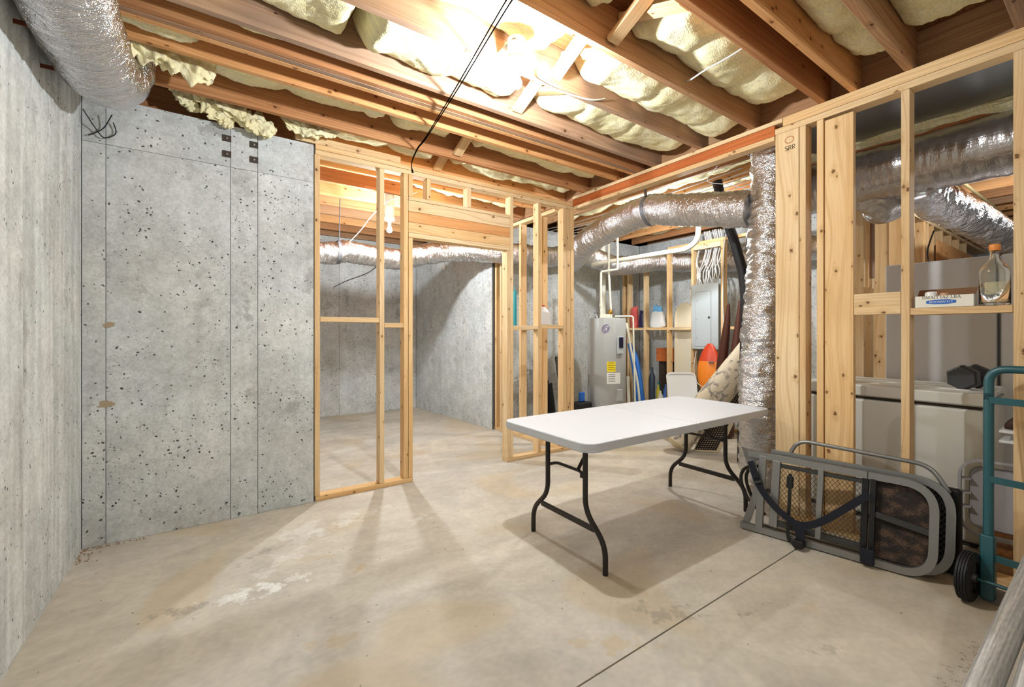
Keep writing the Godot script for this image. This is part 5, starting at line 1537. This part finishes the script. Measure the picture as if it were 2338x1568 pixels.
	part(t, "border", MB.new().prism(PackedVector2Array([Vector2(-0.13, 0.01), Vector2(0.13, 0.01), Vector2(0.13, 0.75), Vector2(-0.13, 0.75)]), 0.02, Transform3D(Basis(mx, my, mz), m0), 0.003), M.rug_edge)
	part(t, "lattice", MB.new().prism(PackedVector2Array([Vector2(-0.125, 0.035), Vector2(0.085, 0.035), Vector2(0.085, 0.73), Vector2(-0.125, 0.73)]), 0.004, Transform3D(Basis(mx, my, mz), m0 + mz * (0.0115 if mz.z > 0.0 else -0.0115)), 0.0), M.lattice)
	# white lids
	t = thing("white_tote_lid", "white plastic tote lid leaning behind the table", "lid", V(4.45, 0, -2.98))
	var lb := Basis(Vector3.UP, deg_to_rad(-38)) * Basis(Vector3.RIGHT, -0.30)
	part(t, "panel", MB.new().prism(rounded(0.34, 0.80, 0.05), 0.014, Transform3D(lb, V(4.50, 0.405, -3.00)), 0.004), M.white_plastic)
	part(t, "rim", MB.new().sweep(_ring(rounded(0.32, 0.78, 0.05), Transform3D(lb, V(4.50, 0.405, -3.00) + lb.z * 0.008)), 0.02, 0.01, lb.z), M.white_plastic)
	single("white_leaf_panel", MB.new().prism(rounded(0.30, 0.59, 0.03), 0.035, Transform3D(Basis(Vector3.UP, deg_to_rad(-34.7)), V(4.99, 0.297, -2.47)), 0.008), M.white_plastic, "upright white plastic panel standing beyond the riser duct", "panel")
	# black folding chairs behind the studs
	folding_chair(V(3.62, 0.012, -4.42), 0.55, "black folding chair leaning on the wall behind the partition studs")
	folding_chair(V(3.86, 0.012, -4.32), 0.95, "black folding chair leaning nearer the water heater")
	single("blue_tote", MB.new().box(V(3.86, 0.446, -4.02), V(0.08, 0.12, 0.05), 0.012), M.blue_print, "small blue pouch on the black bin by the water heater", "pouch")
	single("black_bin", MB.new().box(V(3.85, 0.195, -4.02), V(0.24, 0.38, 0.18), 0.02), M.rubber, "low black bin beside the water heater", "bin")

func _ring(poly: PackedVector2Array, xf: Transform3D) -> PackedVector3Array:
	var o := PackedVector3Array()
	for p in poly:
		o.append(xf * V(p.x, p.y, 0))
	o.append(o[0])
	return o

func build_corner() -> void:
	# seen low between the bearing wall studs, beside the freezer
	var t := thing("plastic_shell", "grey moulded plastic shell with ribs standing behind the hand truck", "plastic shell", V(3.46, 0.14, -0.42))
	var bs := Basis(V(0.10, 0, 0.995), Vector3.UP, V(-0.995, 0, 0.10)) * Basis(Vector3.RIGHT, -0.12)
	var o := V(3.46, 0.355, -0.40)
	part(t, "rim", MB.new().sweep(_ring(rounded(0.34, 0.40, 0.09), Transform3D(bs, o)), 0.012, 0.07, bs.z), M.grey_plastic)
	part(t, "panel", MB.new().prism(rounded(0.27, 0.33, 0.05), 0.012, Transform3D(bs, o - bs.z * 0.02), 0.004), M.grey_plastic)
	for k in 3:
		part(t, "rib", MB.new().bar(o + bs * V(-0.165, -0.06 + 0.075 * k, 0.0), o + bs * V(-0.125, -0.06 + 0.075 * k, 0.0), 0.05, 0.006, Vector3.UP, 0.001), M.grey_plastic)
	t = thing("pallet", "brown wooden pallet on the floor behind the hand truck", "pallet", V(3.62, 0, -0.30))
	for k in 3:
		part(t, "runner", MB.new().box(V(3.40 + 0.20 * k, 0.05, -0.28), V(0.04, 0.10, 0.42), 0.003, Basis.IDENTITY, off()), M.fir_a)
	for k in 3:
		part(t, "slat", MB.new().box(V(3.60, 0.111, -0.42 + 0.14 * k), V(0.48, 0.02, 0.10), 0.003, Basis.IDENTITY, off()), M.fir_c)
	single("beige_tank", MB.new().lathe([Vector2(0, 0), Vector2(0.055, 0), Vector2(0.06, 0.01), Vector2(0.06, 0.24), Vector2(0.05, 0.28), Vector2(0.03, 0.31), Vector2(0.028, 0.33), Vector2(0, 0.33)], V(3.375, 0.0, -0.655), 28), M.beige_plastic, "beige plastic tank between the black panel and the grey shell", "tank")
	t = thing("wire_shelf", "small white shelf holding shoes beside the freezer", "shelf", V(3.55, 0.0, -0.33))
	for k in 2:
		part(t, "board", MB.new().box(V(3.63, 0.66 + 0.055 * k, -0.335), V(0.18, 0.016, 0.20), 0.004), M.white_plastic)
	for q in [[3.57, -0.25], [3.70, -0.25]]:
		part(t, "leg", MB.new().tube(PV([V(q[0], 0.123, q[1]), V(q[0], 0.70, q[1])]), 0.008, 8), M.white_plastic)
	for k in 2:
		var c := V(3.60 + 0.07 * k, 0.724, -0.37)
		single("dark_shoe", MB.new().grid(24, 14, func(u: float, q: float) -> Vector3:
			var a := TAU * q
			var h := lerpf(0.085, 0.045, smoothstep(0.2, 0.6, u))
			var e := pow(sin(PI * clampf(u, 0.01, 0.99)), 0.35)
			return c + V(cos(a) * 0.032 * e, h * 0.5 * (1.0 + sin(a)) * e, -0.05 + 0.20 * u)), mat([Color(0.22, 0.13, 0.09), Color(0.30, 0.29, 0.30)][k], 0.5), ["brown shoe on the small white shelf", "grey shoe on the small white shelf"][k], "shoe", "shoes on the small white shelf")
	# crumbs swept into the corner of the concrete walls
	var crumbs := MB.new()
	for k in 70:
		var q := V(XL + 0.01 + 0.10 * pow(rng.randf(), 2.0), 0.0, ZW + 0.012 + 0.22 * pow(rng.randf(), 2.0)) if k % 2 else V(XL + 0.01 + 0.30 * pow(rng.randf(), 1.5), 0.0, ZW + 0.012 + 0.03 * rng.randf())
		var s := rng.randf_range(0.004, 0.010)
		crumbs.box(q + V(0, s * 0.3, 0), V(s, s * 0.7, s * 0.8), s * 0.3, Basis(Vector3.UP, rng.randf() * PI))
	single("mortar_crumbs", crumbs, M.beige_plastic, "mortar crumbs swept into the corner of the concrete walls", "crumbs", "", "stuff")
	# grey poles that run out of the frame
	for k in 2:
		var dz := 0.062 * k
		var a := V(1.86, 0.046, -0.300 + dz * 1.6)
		var b := V(2.72, 0.272, -0.245 + dz * 1.2)
		var d := (b - a).normalized()
		single("grey_pole", MB.new().tube(PV([a, b, b + d * 0.50]), 0.040, 28), M.pole, ["long grey scuffed pole leaning on the bearing wall past the hand truck", "second long grey pole lying alongside the scuffed one"][k], "pole", "grey poles")

const LAMP := 2.9

func _ready() -> void:
	# camera: level, 1.25 m up, turned 34.7 degrees towards the bearing wall; the lens is shifted down by 23 of 1568 pixels
	var cam := Camera3D.new()
	cam.name = "camera"
	cam.projection = Camera3D.PROJECTION_FRUSTUM
	cam.near = 0.05
	cam.far = 60.0
	cam.size = 0.05 * 1568.0 / 990.0
	cam.frustum_offset = Vector2(0, -0.05 * 23.0 / 990.0)
	cam.position = Vector3(0, 1.25, 0)
	cam.rotation_degrees = Vector3(0, -34.7, 0)
	add_child(cam)
	cam.current = true
	var env := Environment.new()
	env.background_mode = Environment.BG_COLOR
	env.background_color = Color(0, 0, 0)
	env.ambient_light_source = Environment.AMBIENT_SOURCE_DISABLED
	env.tonemap_mode = Environment.TONE_MAPPER_LINEAR
	env.tonemap_exposure = 1.0
	env.sdfgi_enabled = true
	env.ssao_enabled = true
	env.ssil_enabled = true
	var we := WorldEnvironment.new()
	we.name = "environment"
	we.environment = env
	add_child(we)
	make_materials()
	build_floor()
	build_walls()
	build_partitions()
	build_ceiling()
	build_insulation()
	build_ducts()
	build_services()
	build_table()
	build_carrier()
	build_hand_truck()
	build_cold_storage()
	build_shelf_things()
	build_utility()
	build_clutter()
	build_corner()
